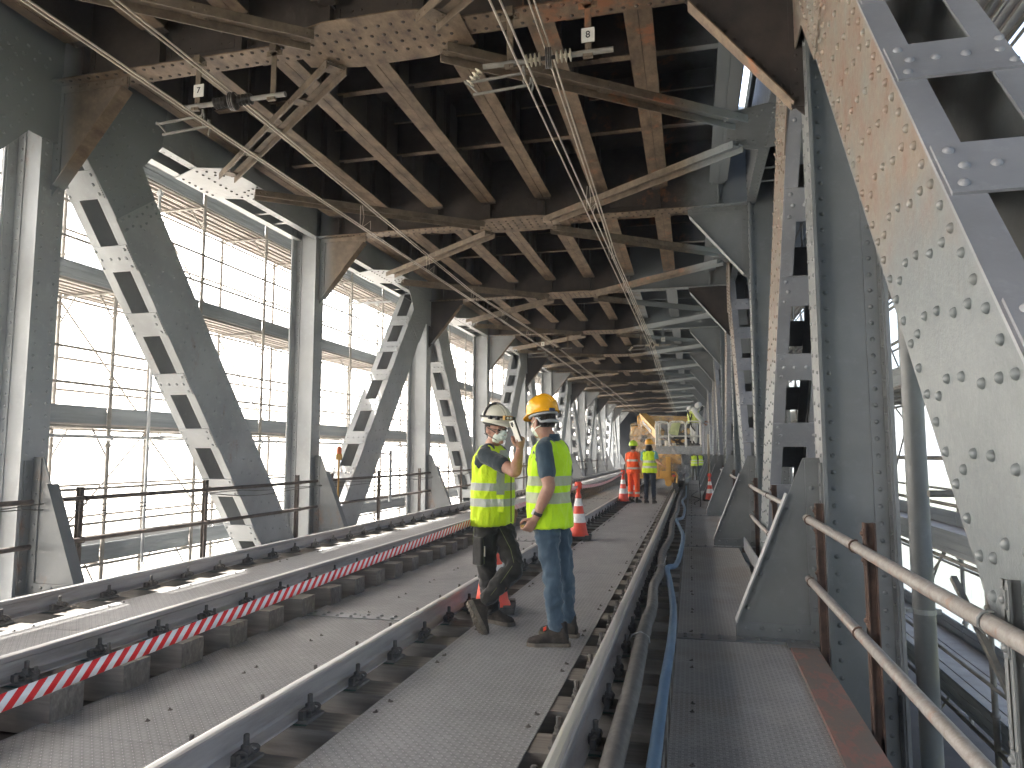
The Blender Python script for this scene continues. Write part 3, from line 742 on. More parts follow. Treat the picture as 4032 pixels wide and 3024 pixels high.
# ================================================================== SIDE RAILINGS
def railing(X, sx, name, lab, y0, y1, posts, zt=.845, zb=.36, r=.031):
    e = empty(name, (0, 0, 0), label=lab, cat="railing")
    for z in (zt, zb):
        b = MB(); ys = frange(y0, y1, 1.6) + [y1]
        b.tube([(X, y, z + .006*sin(y*3.1)) for y in ys], r, 16); b.build("rail_tube", M['pipe'] if sx > 0 else M['railbrown'], e)
    for i, y in enumerate(posts):
        b = MB(); xx = X + sx*.045
        hgt = .98
        b.box(min(xx, xx+sx*.06), max(xx, xx+sx*.06), y-.006, y+.006, ZW-.5, hgt); b.box(min(xx, xx+sx*.008), max(xx, xx+sx*.008), y-.03, y+.034, ZW-.5, hgt)
        b.box(min(xx+sx*.052, xx+sx*.06), max(xx+sx*.052, xx+sx*.06), y-.03, y+.034, ZW-.5, hgt)
        m = M['paint'] if (sx > 0 and i == 0) else (M['rust'] if sx > 0 else M['railbrown'])
        p = b.build("railing_post", m, e)
        for z in (zt, zb):
            c = MB(); c.tube([(X + (r+.005)*cos(a), y, z + (r+.005)*sin(a)) for a in [pi/2*1.0 + sx*(-pi/2) + t for t in (1.2, 1.6, 2.2, 2.8, 3.5, 4.1, 4.7, 5.1)]], .0055, 6)
            for dz in (.075, -.075):
                c.box(min(xx-sx*.006, xx), max(xx-sx*.006, xx), y-.02, y+.02, z+dz-.03, z+dz+.03)
                c.rivets([(xx-sx*.006, y, z+dz)], (-sx, 0, 0), .015, .014, 10, hi=True)
            c.build("tube_clamp", m, p)
    return e
railing(.90, 1, "railing", "grey stained two-tube railing nearest the camera on the right walkway", -3, 6.30, [2.60, 4.50, 6.15, .7])
for i in range(1, 8):
    a, bb = YK(i-1)+.35, YK(i)-.12
    railing(.93, 1, "railing", f"two-tube railing on rusty posts between right knee brackets, {ordn(i-1)} bay past the nearest bracket", a, bb, [a+.25, (a+bb)/2, bb-.15], r=.028)
for i in range(0, 10):
    a, bb = YK(i-1)+.1, YK(i)-.1
    railing(-7.0, -1, "railing", f"brown two-tube railing along the left truss, {ordn(i)} bay counted from the near end", a, bb, [a+.5, (a+bb)/2-.2, bb-.6], r=.028)
# thin cables clipped along the left railing
for j, dz in enumerate((.02, -.03)):
    b = MB(); P = []
    for y in frange(2, 30, .35):
        P.append((-6.95, y, .80 + dz - .07*abs(sin(y*.95 + j*.6)) + .02*sin(y*2.3)))
    b.tube(P, .007, 5); b.build("cable", M['hosegrey'], None, label=("upper thin grey cable looping along the left railing" if j == 0 else "lower thin grey cable looping along the left railing"), cat="cable")

# ================================================================== SCAFFOLD, LEFT
def scaffold(xi, xo, y0, n, bay, levels, ztop, zbot, name, lab, cat="scaffold"):
    e = empty(name, (0, 0, 0), label=lab, cat=cat); sg = 1 if xo < xi else -1
    ys = [y0 + bay*i for i in range(n)]
    st = MB(); st.tube([(0, 0, zbot), (0, 0, ztop)], .029, 8)
    for z in frange(zbot+.5, ztop, 1.0): st.lathe([(.03, -.035), (.045, -.02), (.045, .0), (.03, .02)], (0, 0, z), n=8)
    stm = st.mesh("standard", M['galv_dark'])
    for y in ys:
        for x in (xi, xo): inst("standard", stm, (x, y, 0), e)
    xa, xb = min(xi, xo), max(xi, xo)
    for zl in levels:
        b = MB()                                   # planks (ribbed)
        for i in range(3):
            w_ = (xb-xa-.08)/3; x0 = xa+.04+i*w_
            b.box(x0+.01, x0+w_-.01, ys[0]-.5, ys[-1]+.5, zl-.012, zl, 0)
            for x in (x0+.012, x0+w_*.5-.015, x0+w_-.04): b.box(x, x+.028, ys[0]-.5, ys[-1]+.5, zl-.06, zl-.012, 0)
        b.build("deck_planks", M['pink_deck'], e)
        for x, side in ((xi, 1), (xo, -1)):        # toe boards with ribs
            b = MB()
            for i in range(n-1):
                ya, yb = ys[i]+.02, ys[i+1]-.02; xx = x - sg*side*.035
                b.box(xx-.006, xx+.006, ya, yb, zl-.04, zl+.21)
                for z in (zl+.005, zl+.095, zl+.18): b.box(xx-.016, xx+.016, ya, yb, z, z+.014)
            b.build("toe_board", M['toe'], e)
            b = MB()
            for z in (zl+.52, zl+1.02): b.tube([(x + sg*side*.03, ys[0]-.4, z), (x + sg*side*.03, ys[-1]+.4, z)], .021, 7)
            b.build("guard_rail", M['galv_dark'], e)
            b = MB(); b.tube([(x, ys[0]-.4, zl-.09), (x, ys[-1]+.4, zl-.09)], .022, 7); b.build("ledger", M['galv_dark'], e)
        b = MB()
        b.tube([(xa, 0, -.085), (xb, 0, -.085)], .02, 6)
        b.tube([(xa, 0, -.55), (xa+.3, 0, -.1)], .014, 5); b.tube([(xb, 0, -.55), (xb-.3, 0, -.1)], .014, 5)
        tm = b.mesh("transom", M['galv_dark']); rest = MB()
        for i, y in enumerate(ys):
            if i < 25: inst("transom", tm, (0, y, zl), e)
            else: rest.merge(b, Matrix.Translation((0, y, zl)))
        rest.build("far_transoms", M['galv_dark'], e, kind="stuff")
    for i in range(0, n-1):                        # diagonal braces on the outer face
        for j, zl in enumerate(levels):
            if (i + j) % 3 == 2: continue
            b = MB(); a = (xo, ys[i], zl+.05); c = (xo, ys[i+1], zl+1.9)
            if (i+j) % 2: a, c = (xo, ys[i], zl+1.9), (xo, ys[i+1], zl+.05)
            b.tube([a, c], .017, 6); b.build("diagonal_brace", M['galv_dark'], e)
    return e, ys
sc, ysl = scaffold(-8.45, -9.50, -2.71, 33, 1.93, (-.15, 1.85, 3.9, 5.9), 6.8, -3.0, "scaffold", "tall tube scaffold with plank decks outside the left truss, bright net behind")
# horizontal tie tube with couplers through the first diagonal
def coupler(b, c, s=.05):
    c = V(c); b.box(c.x-s*.8, c.x+s*.8, c.y-s*.6, c.y+s*.6, c.z-s, c.z+s*.6); b.lathe([(.013, -s*1.5), (.013, s*1.3)], c, n=6); b.lathe([(.013, -s*1.3), (.013, s*1.5)], c, (1, 0, 0), n=6)
b = MB(); b.tube([(-8.42, 6.2, 1.62), (-8.42, 24, 1.62)], .026, 10)
for y in ysl:
    if 6 < y < 24: coupler(b, (-8.42, y, 1.62))
b.build("tie_tube", M['galv'], sc)
for y, z in ((9.95, 1.64), (14.0, 5.35), (16.4, 5.2)):
    b = MB(); b.tube([(-8.6, y, z), (-7.25, y, z+.0)], .026, 10); coupler(b, (-8.45, y, z)); coupler(b, (-7.9, y, z)); coupler(b, (-7.65, y+.02, z-.02))
    b.build("tie_tube", M['galv'], sc)
b = MB(); b.tube([(-8.3, 9.5, 4.9), (-8.3, 9.5, 5.66)], .026, 10); b.tube([(-8.3, 9.5, -.3), (-8.3, 9.5, 5.0)], .026, 10); coupler(b, (-8.3, 9.5, 5.6)); b.build("prop_tube", M['galv'], sc)

# ---- debris nets outside the scaffolds (one long sheet each, lightly folded)
def net(X, y0, y1, z0, z1, m, lab, panel=1.93):
    b = MB(); ny = int((y1-y0)/.32); zs = [z0 + (z1-z0)*j/14 for j in range(15)]
    vs = []
    for j, z in enumerate(zs):
        for i in range(ny+1):
            y = y0 + (y1-y0)*i/ny
            vs.append((X + .05*sin(y*3.255) + .04*noise.noise(V((y*.9, z*.5, X))), y, z))
    b.add(vs, [(j*(ny+1)+i, j*(ny+1)+i+1, (j+1)*(ny+1)+i+1, (j+1)*(ny+1)+i) for j in range(14) for i in range(ny)], 0, True)
    return b.build("debris_net", m, None, label=lab, cat="net")
net(-9.75, -8, 74, -2.7, 7.0, M['net'], "bright white debris net hung outside the left scaffold")
net(4.15, -8, 74, -2.7, 7.15, M['net_r'], "dimmed translucent debris net hung outside the right scaffold")

# ---- scaffold, right
sc2, ysr = scaffold(2.75, 3.85, -2.3, 32, 2.05, (-1.35, .30, 2.35, 4.4, 6.35), 7.1, -2.6, "scaffold", "tube scaffold with toe boards and decks outside the right truss, beyond the drain pipe")
b = MB(); b.tube([(2.02, 7.35, -2.6), (2.02, 7.35, 6.8)], .092, 24); 
b.build("drain_pipe", M['paint'], None, label="thick grey vertical drain pipe behind the nearest right post", cat="pipe")
pp = bpy.data.objects["drain_pipe"]
for z in (3.3, -.05):
    b = MB(); b.lathe([(.094, -.022), (.099, -.022), (.099, .022), (.094, .022)], (2.02, 7.35, z), n=24, sm=False)
    b.box(1.84, 1.93, 7.33, 7.37, z-.022, z+.022); b.box(2.11, 2.16, 7.33, 7.37, z-.022, z+.022); b.lathe([(.014, -.03), (.014, .03)], (1.88, 7.35, z), (0, 1, 0), n=6)
    b.build("pipe_clamp", M['galv'], pp)
b = MB(); b.tube([(1.98, 6.9, 1.03), (2.95, 7.0, 1.03)], .030, 12); b.tube([(2.5, 6.9, .96), (3.75, 6.45, .93)], .027, 12); coupler(b, (2.62, 6.95, .99), .06); coupler(b, (2.95, 6.85, .93), .06); coupler(b, (3.15, 6.7, .80), .07)
b.build("tie_tube", M['galv_dark'], sc2)
b = MB()
for x in (2.35, 2.62): b.bar((x, 7.6, .22), (x+.25, 4.4, -2.4), .05, .05)
b.build("stair_string", M['galv_dark'], sc2)
b = MB()
for t in frange(.12, .95, .14): b.tube([(2.35+.25*t, 7.6-3.2*t, .22-2.62*t), (2.62+.25*t, 7.6-3.2*t, .22-2.62*t)], .018, 8)
b.build("stair_rungs", M['galv_dark'], sc2)

# distant trees on both banks, seen through the nets
random.seed(11)
def tree(x, y, h, lab):
    e = empty("tree", (x, y, -5.2), label=lab, cat="tree", group="riverside trees beyond the nets")
    b = MB(); b.tube([(0, 0, 0), (.2, .1, h*.3), (0, .2, h*.55), (.1, 0, h*.8)], [.5, .38, .25, .1], 8); b.build("trunk", M['rust'], e)
    b = MB(); r = random.Random(int(x*10+y))
    for i in range(900):
        a = r.uniform(0, 2*pi); q = r.random()**.4; zz = h*(.25 + .72*r.random()); rad = h*.30*(1 - abs(zz/h-.55)*1.15)*q
        c = V((cos(a)*rad, sin(a)*rad, zz)); s = r.uniform(.35, .9)
        ax = V((r.uniform(-1, 1), r.uniform(-1, 1), r.uniform(-1, 1))).normalized(); u = ax.orthogonal().normalized()*s; v_ = ax.cross(u)*.7
        b.add([c-u, c-v_, c+u, c+v_], [(0, 1, 2, 3)], 0)
    b.build("crown", M['leaves'], e); return e
ti = 0
for i in range(16):
    tree(-62 - random.uniform(0, 14), 5 + i*11 + random.uniform(-3, 3), random.uniform(8.5, 11.5), f"yellow-green tree on the left bank, {ordn(i)} of the row going away")
for i in range(9):
    tree(46 + random.uniform(0, 10), 10 + i*12 + random.uniform(-3, 3), random.uniform(9, 12), f"yellow-green tree on the right bank, {ordn(i)} of the row going away")

# ================================================================== OVERHEAD LINE
def wires(name, pts, sep, lab, r=.0092, diam=None):
    b = MB()
    for s in (-.5, .5): b.tube([(x + s*sep, y, z) for x, y, z in pts], r, 6)
    return b.build(name, M['wire'], None, label=lab, cat="wire")
YS = [YK(0), YK(3), YK(6), YK(9)]
wires("contact_wire", [(-4.78, -6, 4.77), (-4.78, 6.3, 4.77), (-4.76, 24.7, 4.93), (-4.8, 43, 5.0), (-4.76, 73, 5.0)], .045, "lower pair of overhead wires above the far track")
wires("messenger_wire", [(-4.74, -6, 5.35), (-4.62, 6.3, 5.16), (-4.76, 15, 5.04), (-4.66, 24.8, 5.25), (-4.7, 43, 5.28), (-4.76, 73, 5.3)], .05, "upper pair of overhead wires above the far track, slung over its insulator wheels")
wires("contact_wire", [(-1.33, -6, 4.66), (-1.33, 6.3, 4.72), (-1.30, 15, 4.88), (-1.25, 24.7, 4.98), (-1.38, 43, 5.0), (-1.3, 73, 5.0)], .075, "lower pair of overhead wires above the near track")
wires("messenger_wire", [(-1.20, -6, 5.38), (-1.22, 6.3, 5.17), (-1.29, 13, 5.02), (-1.22, 24.8, 5.22), (-1.3, 43, 5.28), (-1.3, 73, 5.3)], .045, "upper pair of overhead wires above the near track, over its cream insulators")
for tx, msg, nm in ((-4.76, 5.1, 'far'), (-1.31, 5.08, 'near')):
    for j, y in enumerate((9.6, 12.4, 15.2, 18.0, 20.8)):
        b = MB(); zc = 4.77 + (y-6.3)*.0085 if tx < -3 else 4.72 + (y-6.3)*.016
        for s in (-.03, .03):
            b.tube([(tx + s*.6, y, zc), (tx + s + .02*sin(y), y + .03, (zc+msg)/2), (tx + s*.5, y, msg + .02)], .0045, 5)
        b.tube([(tx+.02, y+.02, zc), (tx+.08, y+.15, zc+.12), (tx+.03, y+.25, zc+.02)], .004, 5)
        b.build("dropper", M['wire'], None, label=f"thin wire dropper between the overhead pairs of the {nm} track, {ordn(j)} from the camera", cat="dropper", group="droppers of the overhead line")
def text_mesh(txt, size):
    cu = bpy.data.curves.new("number", 'FONT'); cu.body = txt; cu.size = size; cu.extrude = .0015; cu.align_x = 'CENTER'; cu.align_y = 'CENTER'
    o = bpy.data.objects.new("tmp", cu); COL.objects.link(o); dg = bpy.context.evaluated_depsgraph_get(); dg.update()
    me = bpy.data.meshes.new_from_object(o.evaluated_get(dg)); bpy.data.objects.remove(o); bpy.data.curves.remove(cu)
    me.transform(Matrix.Rotation(pi/2, 4, 'X')); me.materials.clear(); me.materials.append(M['black']); return me
def catenary(X, Y, xh1, xh2, xpl, xpr, xw, num, signx, dirx, cer, lab):
    e = empty("insulator_bracket", (0, 0, 0), label=lab, cat="overhead bracket")
    yb = Y - .15; z = 5.09
    for xh in (xh1, xh2):
        b = MB(); b.box(xh-.03, xh+.03, yb-.012, yb, z, 5.62); b.box(xh-.035, xh+.035, yb-.05, yb+.05, 5.58, 5.66); b.box(xh-.09, xh+.09, yb-.012, yb+.0, 5.54, 5.60)
        b.tube([(xh, yb-.03, z+.045), (xh-.0, yb-.05, z-.05)], .008, 6); b.obox((xh, yb-.03, z-.03), (.045, 0, 0), (0, .02, 0), (0, 0, .02)); b.rivets([(xh-.05, yb-.012, 5.57), (xh+.05, yb-.012, 5.57)], (0, -1, 0), .014, .012, 8)
        b.build("hanger_strap", M['ceil_brace'], e)
    for a, c in ((xpl, xw-.22), (xw+.22, xpr)):
        b = MB(); b.tube([(a, yb-.03, z), (c, yb-.03, z)], .026, 14); b.build("pipe", M['galv_dark'], e)
    for sgn in (-1, 1):
        b = MB(); pr_ = []
        for i in range(4):
            x = .07 + i*.042; pr_ += [(.018, x), (.058, x+.012), (.06, x+.016), (.018, x+.026)]
        b.lathe(pr_, (xw, yb-.03, z), (sgn, 0, 0), n=18); b.build("insulator", M[cer], e)
    b = MB()
    for i in (-1, 0, 1): b.lathe([(.06, i*.02-.007), (.092, i*.02-.008), (.095, i*.02), (.092, i*.02+.008), (.06, i*.02+.007)], (xw, yb-.03, z), (1, .15, 0), n=24)
    b.lathe([(.02, -.07), (.02, .07)], (xw, yb-.03, z), (1, 0, 0), n=10); b.build("wheel", M['ceramic_dark'], e)
    for i, (dz, l, o_) in enumerate(((-.11, .62, 0), (-.235, .60, .13))):
        b = MB(); x0 = X - .02 + o_*.6; b.tube([(x0, yb-.05, z+dz+.05), (x0, yb-.05, z+dz+.01), (x0-.02, yb-.05, z+dz-.02), (x0-.57, yb-.05, z+dz-.045)], .014, 8)
        b.tube([(x0, yb-.05, z+dz+.05), (x0+.02, yb-.05, z+dz-.03), (x0+.0, yb-.05, z+dz-.10), (x0+.01, yb-.05, z+dz-.13)], .009, 6)
        b.build("steady_arm", M['galv_dark'], e)
    b = MB(); x1 = X-.60; b.tube([(x1, yb-.05, z-.13), (x1+.07, yb-.05, z-.20), (x1+.13, yb-.05, z-.265)], .010, 6)
    b.build("link", M['galv_dark'], e)
    if cer == 'ceramic':
        b = MB(); a = V((xpl-.02, yb-.04, z-.02)); c = V((xpl-.14, yb-.04, z-.17)); d = (c-a).normalized(); pr_ = []
        for i in range(4): pr_ += [(.014, .02+i*.045), (.045, .032+i*.045), (.047, .036+i*.045), (.014, .046+i*.045)]
        b.lathe(pr_, a, d, n=16); b.build("insulator", M['ceramic'], e)
    b = MB(); b.box(signx-.062, signx+.062, yb-.022, yb-.014, 5.20, 5.34); s = b.build("number_plate", M['white'], e)
    t = inst("number", text_mesh(num, .095), (signx, yb-.0245, 5.27), s)
catenary(-4.95, YS[0], -5.08, -4.16, -5.24, -4.0, -4.62, "7", -5.06, -1, 'ceramic_dark', "dark insulator wheel on a pipe with number plate 7 above the far track")
catenary(-1.44, YS[0], -1.60, -.845, -1.86, -.61, -1.22, "8", -.845, -1, 'ceramic', "cream insulators and black wheel with number plate 8 above the near track")
catenary(-4.95, YS[1], -5.08, -4.16, -5.24, -4.0, -4.62, "9", -5.06, -1, 'ceramic_dark', "small distant insulator bracket with number plate 9 above the far track")
catenary(-1.44, YS[1], -1.60, -.845, -1.86, -.61, -1.22, "10", -.845, -1, 'ceramic', "small distant insulator bracket with number plate 10 above the near track")

# ================================================================== CONES, TAPE, HOSES
def cone(x, y, z, lab, h=.72, tall=True, rz=0):
    e = empty("traffic_cone", (x, y, z), rz, label=lab, cat="traffic cone", group="orange and white cones on the deck")
    b = MB(); b.box(-.20, .20, -.20, .20, 0, .045)
    for sx in (-1, 1):
        for sy in (-1, 1): b.box(sx*.15-.045, sx*.15+.045, sy*.15-.045, sy*.15+.045, .045, .058)
    b.build("base", M['rubber'], e)
    R0, R1 = .145, .032
    rr = lambda t: R0 + (R1-R0)*t
    b = MB(); b.lathe([(.165, .04), (.155, .07), (R0, .08)] + [(rr(t), .08 + (h-.08)*t) for t in (.1, .3, .5, .7, .9, 1)], (0, 0, 0), n=32); b.build("cone_body", M['orange'], e)
    for t0, t1 in ((.27, .49), (.68, .87)):
        b = MB(); b.lathe([(rr(t)+.0025, .08 + (h-.08)*t) for t in (t0, (t0+t1)/2, t1)], (0, 0, 0), n=32, caps=False); b.build("white_band", M['whiteband'], e)
    if tall:
        b = MB(); b.lathe([(.05, h-.09), (.045, h-.03), (.03, h), (.03, h+.05), (.048, h+.07), (.05, h+.16), (.045, h+.17)], (0, 0, 0), n=20); b.box(-.058, .058, -.02, .02, h+.075, h+.16); b.lathe([(.052, h+.168), (.052, h+.18)], (0, 0, 0), n=20)
        b.build("tape_holder", M['orange'], e)
    return e
cone(-1.72, 6.14, .02, "red and white cone half hidden behind the crossed legs of the white-helmeted man", rz=.2)
cone(-1.79, 11.55, .02, "red and white cone just right of the man in the yellow helmet", rz=.1)
cone(-1.86, 20.1, .02, "red and white cone in front of the man in orange", rz=.05)
cone(-1.72, 22.3, .02, "red and white cone mostly hidden behind the man in orange", rz=.3)
cone(.56, 24.45, ZW, "slim red and white cone on the right walkway by the knee brackets", rz=.1)
def tape(P, width, lab):
    b = MB(); n = 60; vs = []; us = []; L = 0; prev = None
    def at(t):
        k = t*(len(P)-1); i = min(int(k), len(P)-2); f = k-i; return V(P[i])*(1-f) + V(P[i+1])*f
    pts = [at(i/n) for i in range(n+1)]
    for i, p in enumerate(pts):
        if prev is not None: L += (p-prev).length
        prev = p; us.append(L)
    a = pts[0]; z = pts[-1]; tot = us[-1]
    vs = []
    for i, p in enumerate(pts):
        t = us[i]/tot; sag = -.10*4*t*(1-t) if tot > 8 else 0
        vs += [p + V((0, 0, sag-width/2)), p + V((.002, .002, sag+width/2))]
    b.add(vs, [(2*i, 2*i+2, 2*i+3, 2*i+1) for i in range(n)], 0, True)
    o = b.build("barrier_tape", M['tape'], None, label=lab, cat="barrier tape")
    me = o.data; uv = me.uv_layers.new(name="UV")
    for poly in me.polygons:
        for li in poly.loop_indices:
            vi = me.loops[li].vertex_index; uv.data[li].uv = (us[vi//2], (vi % 2)*width)
    sol = o.modifiers.new("thickness", 'SOLIDIFY'); sol.thickness = .001
    return o
d0 = V((-1.826, 1.598, .703)); d1 = V((-1.72, 6.10, .84)); ext = d0 - (d1-d0)*.35
tape([ext, d1], .050, "long red and white striped tape crossing the left foreground to the first cone")
tape([(-1.72, 6.2, .84), (-1.79, 11.5, .84)], .050, "red and white tape span seen between the two talking men")
tape([(-1.79, 11.6, .84), (-1.86, 20.05, .86)], .055, "sagging pinkish striped tape between the second cone and the cone by the man in orange")

def wob(P, r, n=12):
    out = []
    for i in range(len(P)-1):
        p0 = V(P[max(i-1, 0)]); p1 = V(P[i]); p2 = V(P[i+1]); p3 = V(P[min(i+2, len(P)-1)])
        for j in range(8):
            t = j/8; out.append(.5*((2*p1) + (p2-p0)*t + (2*p0-5*p1+4*p2-p3)*t*t + (3*p1-p0-3*p2+p3)*t*t*t))
    out.append(V(P[-1])); return out
# corrugated grey hose beside the rail
P = wob([(-.352, .6, .075), (-.345, 2.2, .08), (-.352, 3.1, .085), (-.35, 4.2, .085), (-.365, 5.4, .09), (-.35, 6.2, .10), (-.39, 7.2, .085), (-.355, 8.3, .085), (-.40, 9.6, .08), (-.34, 11.5, .085), (-.38, 14, .08), (-.34, 17, .085), (-.38, 20, .08), (-.35, 26, .08)], 0)
dense = []
for i in range(len(P)-1):
    a, c = V(P[i]), V(P[i+1]); k = max(1, int((c-a).length/(.011 if a.y < 6 else .05)))
    dense += [a.lerp(c, j/k) for j in range(k)]
rr = [(.045 if i % 2 else .0505) if p.y < 6 else .047 for i, p in enumerate(dense)]
b = MB(); b.tube(dense, rr, 16); b.build("corrugated_hose", M['hosegrey'], None, label="thick ribbed grey hose lying against the right rail of the near track", cat="hose")
P = wob([(-.215, .8, .045), (-.205, 2.4, .045), (-.19, 3.1, .048), (-.185, 4.2, .045), (-.17, 5.5, .05), (-.19, 6.6, .045), (-.25, 7.7, .055), (-.29, 8.3, .10), (-.21, 8.9, .05), (-.17, 10.2, .05), (-.16, 12.0, .05), (-.24, 13.4, .055), (-.30, 14.3, .10), (-.21, 15.4, .05), (-.19, 18, .05), (-.27, 20.5, .08), (-.2, 23, .05), (-.24, 30, .05)], 0)
b = MB(); b.tube(P, .031, 16); b.build("blue_hose", M['hoseblue'], None, label="smooth blue hose lying on the sleeper ends beside the right walkway", cat="hose")
for i, (y, x) in enumerate(((5.15, -.37), (8.3, -.35), (14.3, -.36))):
    b = MB(); b.tube([(x-.09, y-.02, .06), (x-.06, y, .12), (x, y, .145), (x+.055, y, .11), (x+.06, y+.01, .07)], .005, 5)
    if i: b.tube([(x+.02, y, .14), (x+.05, y+.12, .22), (x+.03, y+.3, .16)], .004, 5)
    b.build("wire_tie", M['galv'], None, label=f"twisted wire tie holding the grey hose, {ordn(i)} from the camera", cat="wire tie", group="wire ties round the hoses")
b = MB(); P = wob([(.16, 21, 1.3), (.20, 21.2, .6), (.22, 21.6, ZW+.02), (.05, 23.0, ZW+.02), (.25, 25.0, ZW+.02), (-.02, 27, ZW+.02), (.2, 30, ZW+.02)], 0)
b.tube(P, .014, 6); b.build("black_cable", M['rubber'], None, label="thin black cable dropping from the platform to the right walkway", cat="cable")
# small orange signal lamps and a conduit on the left railing
M['lamp'] = mottled("orange_lamp_lens", [(.3, (.75, .10, .02)), (.7, (.9, .2, .04))], 5, .3)
for i, (y, lab) in enumerate(((13.2, "small orange warning lamp on the left railing behind the card"), (31.5, "tiny far orange warning lamp on the left railing"))):
    e = empty("warning_lamp", (-6.93, y, .9), label=lab, cat="warning lamp")
    b = MB(); b.tube([(0, 0, -.9), (0, 0, .35)], .02, 8); b.box(-.05, .05, -.04, .04, .35, .47); b.build("holder", M['yellow'], e)
    b = MB(); b.lathe([(.045, .47), (.05, .52), (.045, .60), (.02, .63)], (0, 0, 0), n=14); b.build("lens", M['lamp'], e)
b = MB(); b.tube([(-6.9, 15.7, .25), (-6.9, 15.7, 1.45)], .035, 10); b.tube([(-6.9, 15.7, 1.36), (-6.9, 14.9, 1.39)], .02, 8)
b.build("conduit", M['galv'], None, label="short pale vertical conduit standing against the left railing", cat="conduit")
b = MB(); b.tube([(.62, 27.5, ZW), (.62, 27.5, 2.1)], .045, 10); b.box(.56, .68, 27.46, 27.54, 1.3, 1.36); b.build("cream_post", M['ceramic'], None, label="slim cream pole standing on the right walkway beyond the cone", cat="pole")
# ================================================================== PEOPLE
def fabric(name, c0, c1, scale=6, bump=.35, bscale=9, rough=.85, sheen=.2, streak=None):
    m = bpy.data.materials.new(name); n = nodes(m); p = pos(n)
    c = ramp(n, noi(n, p, scale, 5, .7, streak), [(.3, c0), (.7, c1)])
    h = mth(n, 'ADD', noi(n, p, bscale, 3, .55, (1, 1, .6)), mth(n, 'MULTIPLY', noi(n, p, 300, 2), .05))
    finish(n, c, rough, 0, h, bump, .02, .2, sheen); return m
def vest_mat(name, base, bands, vert=(), band_c=(.42, .44, .40)):
    # bands: z ranges of the grey reflective tape sewn on; vert: (x0, x1, z0, z1) strips, in the vest's own coordinates
    m = bpy.data.materials.new(name); n = nodes(m); t = N(n, "ShaderNodeTexCoord"); x, y, z = xyz(n, t.outputs["Object"])[0:3]
    p = pos(n); zz = mth(n, 'ADD', z, mth(n, 'MULTIPLY', mth(n, 'SUBTRACT', noi(n, p, 4, 2), .5), .018))
    f = None
    def inside(v, a, b_): return mth(n, 'MULTIPLY', mth(n, 'GREATER_THAN', v, a), mth(n, 'LESS_THAN', v, b_))
    for a, b_ in bands:
        g = inside(zz, a, b_); f = g if f is None else mth(n, 'MAXIMUM', f, g)
    for x0, x1, a, b_ in vert:
        g = mth(n, 'MULTIPLY', inside(x, x0, x1), inside(z, a, b_)); f = g if f is None else mth(n, 'MAXIMUM', f, g)
    c = ramp(n, noi(n, p, 5, 4, .7), [(.3, tuple(q*.86 for q in base)), (.7, base)])
    if f is not None: c = mixc(n, f, c, band_c)
    h = mth(n, 'ADD', noi(n, p, 8, 4, .6, (1, 1, .45)), mth(n, 'MULTIPLY', noi(n, p, 22, 3, .6, (1, 1, .5)), .35))
    finish(n, c, .75, 0, h, .9, .03, .2, .15); return m
YEL = (.62, .82, .025)
M['shirt'] = fabric("dark_slate_tshirt", (.020, .028, .034), (.034, .046, .055))
M['polo'] = fabric("blue_grey_polo", (.035, .058, .078), (.052, .082, .105))
M['trousers'] = fabric("charcoal_work_trousers", (.020, .019, .018), (.045, .042, .038), 5, .5)
M['jeans'] = fabric("blue_denim", (.028, .050, .075), (.085, .125, .165), 4, .45, 10, streak=(1, 1, .35))
M['navy'] = fabric("dark_navy_trousers", (.012, .017, .028), (.03, .036, .05), 5, .4)
M['hivis_trousers'] = vest_mat("orange_work_trousers", (.90, .10, .02), [(.10, .16), (.24, .30)])
M['orange_vest'] = vest_mat("orange_vest_cloth", (.92, .11, .02), [(.93, .99), (1.15, 1.21)])
M['teal'] = fabric("pale_teal_tshirt", (.10, .28, .28), (.16, .38, .37))
M['overall'] = fabric("white_overall_cloth", (.52, .52, .50), (.74, .74, .72), 5, .5)
M['olive'] = fabric("olive_trousers", (.06, .06, .04), (.10, .10, .07))
def skin_mat():
    m = bpy.data.materials.new("skin"); n = nodes(m); p = pos(n)
    c = ramp(n, noi(n, p, 14, 5, .7), [(.3, (.30, .155, .105)), (.7, (.42, .235, .165))])
    b = finish(n, c, .5, 0, noi(n, p, 90, 3), .15, .002, .35); b.inputs["Subsurface Weight"].default_value = .06; b.inputs["Subsurface Scale"].default_value = .01
    return m
M['skin'] = skin_mat()
M['hair'] = fabric("dark_hair", (.012, .009, .007), (.03, .022, .017), 30, .8, 120)
M['boot'] = mottled("dusty_suede_boot", [(.3, (.022, .018, .015)), (.55, (.045, .036, .028)), (.75, (.085, .07, .055))], 22, .85, 0, .4, 90)
M['sole'] = mottled("dusty_rubber_sole", [(.3, (.10, .085, .065)), (.7, (.21, .18, .14))], 18, .9, 0, .4, 70)
M['helmet_w'] = mottled("cream_helmet_shell", [(.3, (.56, .54, .43)), (.7, (.64, .62, .50))], 5, .3)
M['helmet_y'] = mottled("yellow_helmet_shell", [(.3, (.78, .36, .012)), (.7, (.84, .41, .02))], 5, .22)
M['helmet_l'] = mottled("lime_helmet_shell", [(.3, (.50, .76, .02)), (.7, (.56, .82, .03))], 5, .25)
M['mask'] = fabric("white_mask_cloth", (.60, .66, .58), (.74, .78, .70), 20, .15, 60)
M['strap'] = mottled("dark_strap", [(.3, (.018, .018, .018)), (.7, (.05, .05, .048))], 30, .7)
M['lens'] = mottled("lamp_lens", [(.3, (.6, .58, .48)), (.7, (.75, .72, .6))], 40, .15)
M['eye'] = mottled("dark_eye", [(.3, (.02, .015, .012)), (.7, (.04, .03, .025))], 40, .2)
M['piping'] = mottled("black_edging_tape", [(.3, (.012, .012, .012)), (.7, (.03, .03, .03))], 30, .7)
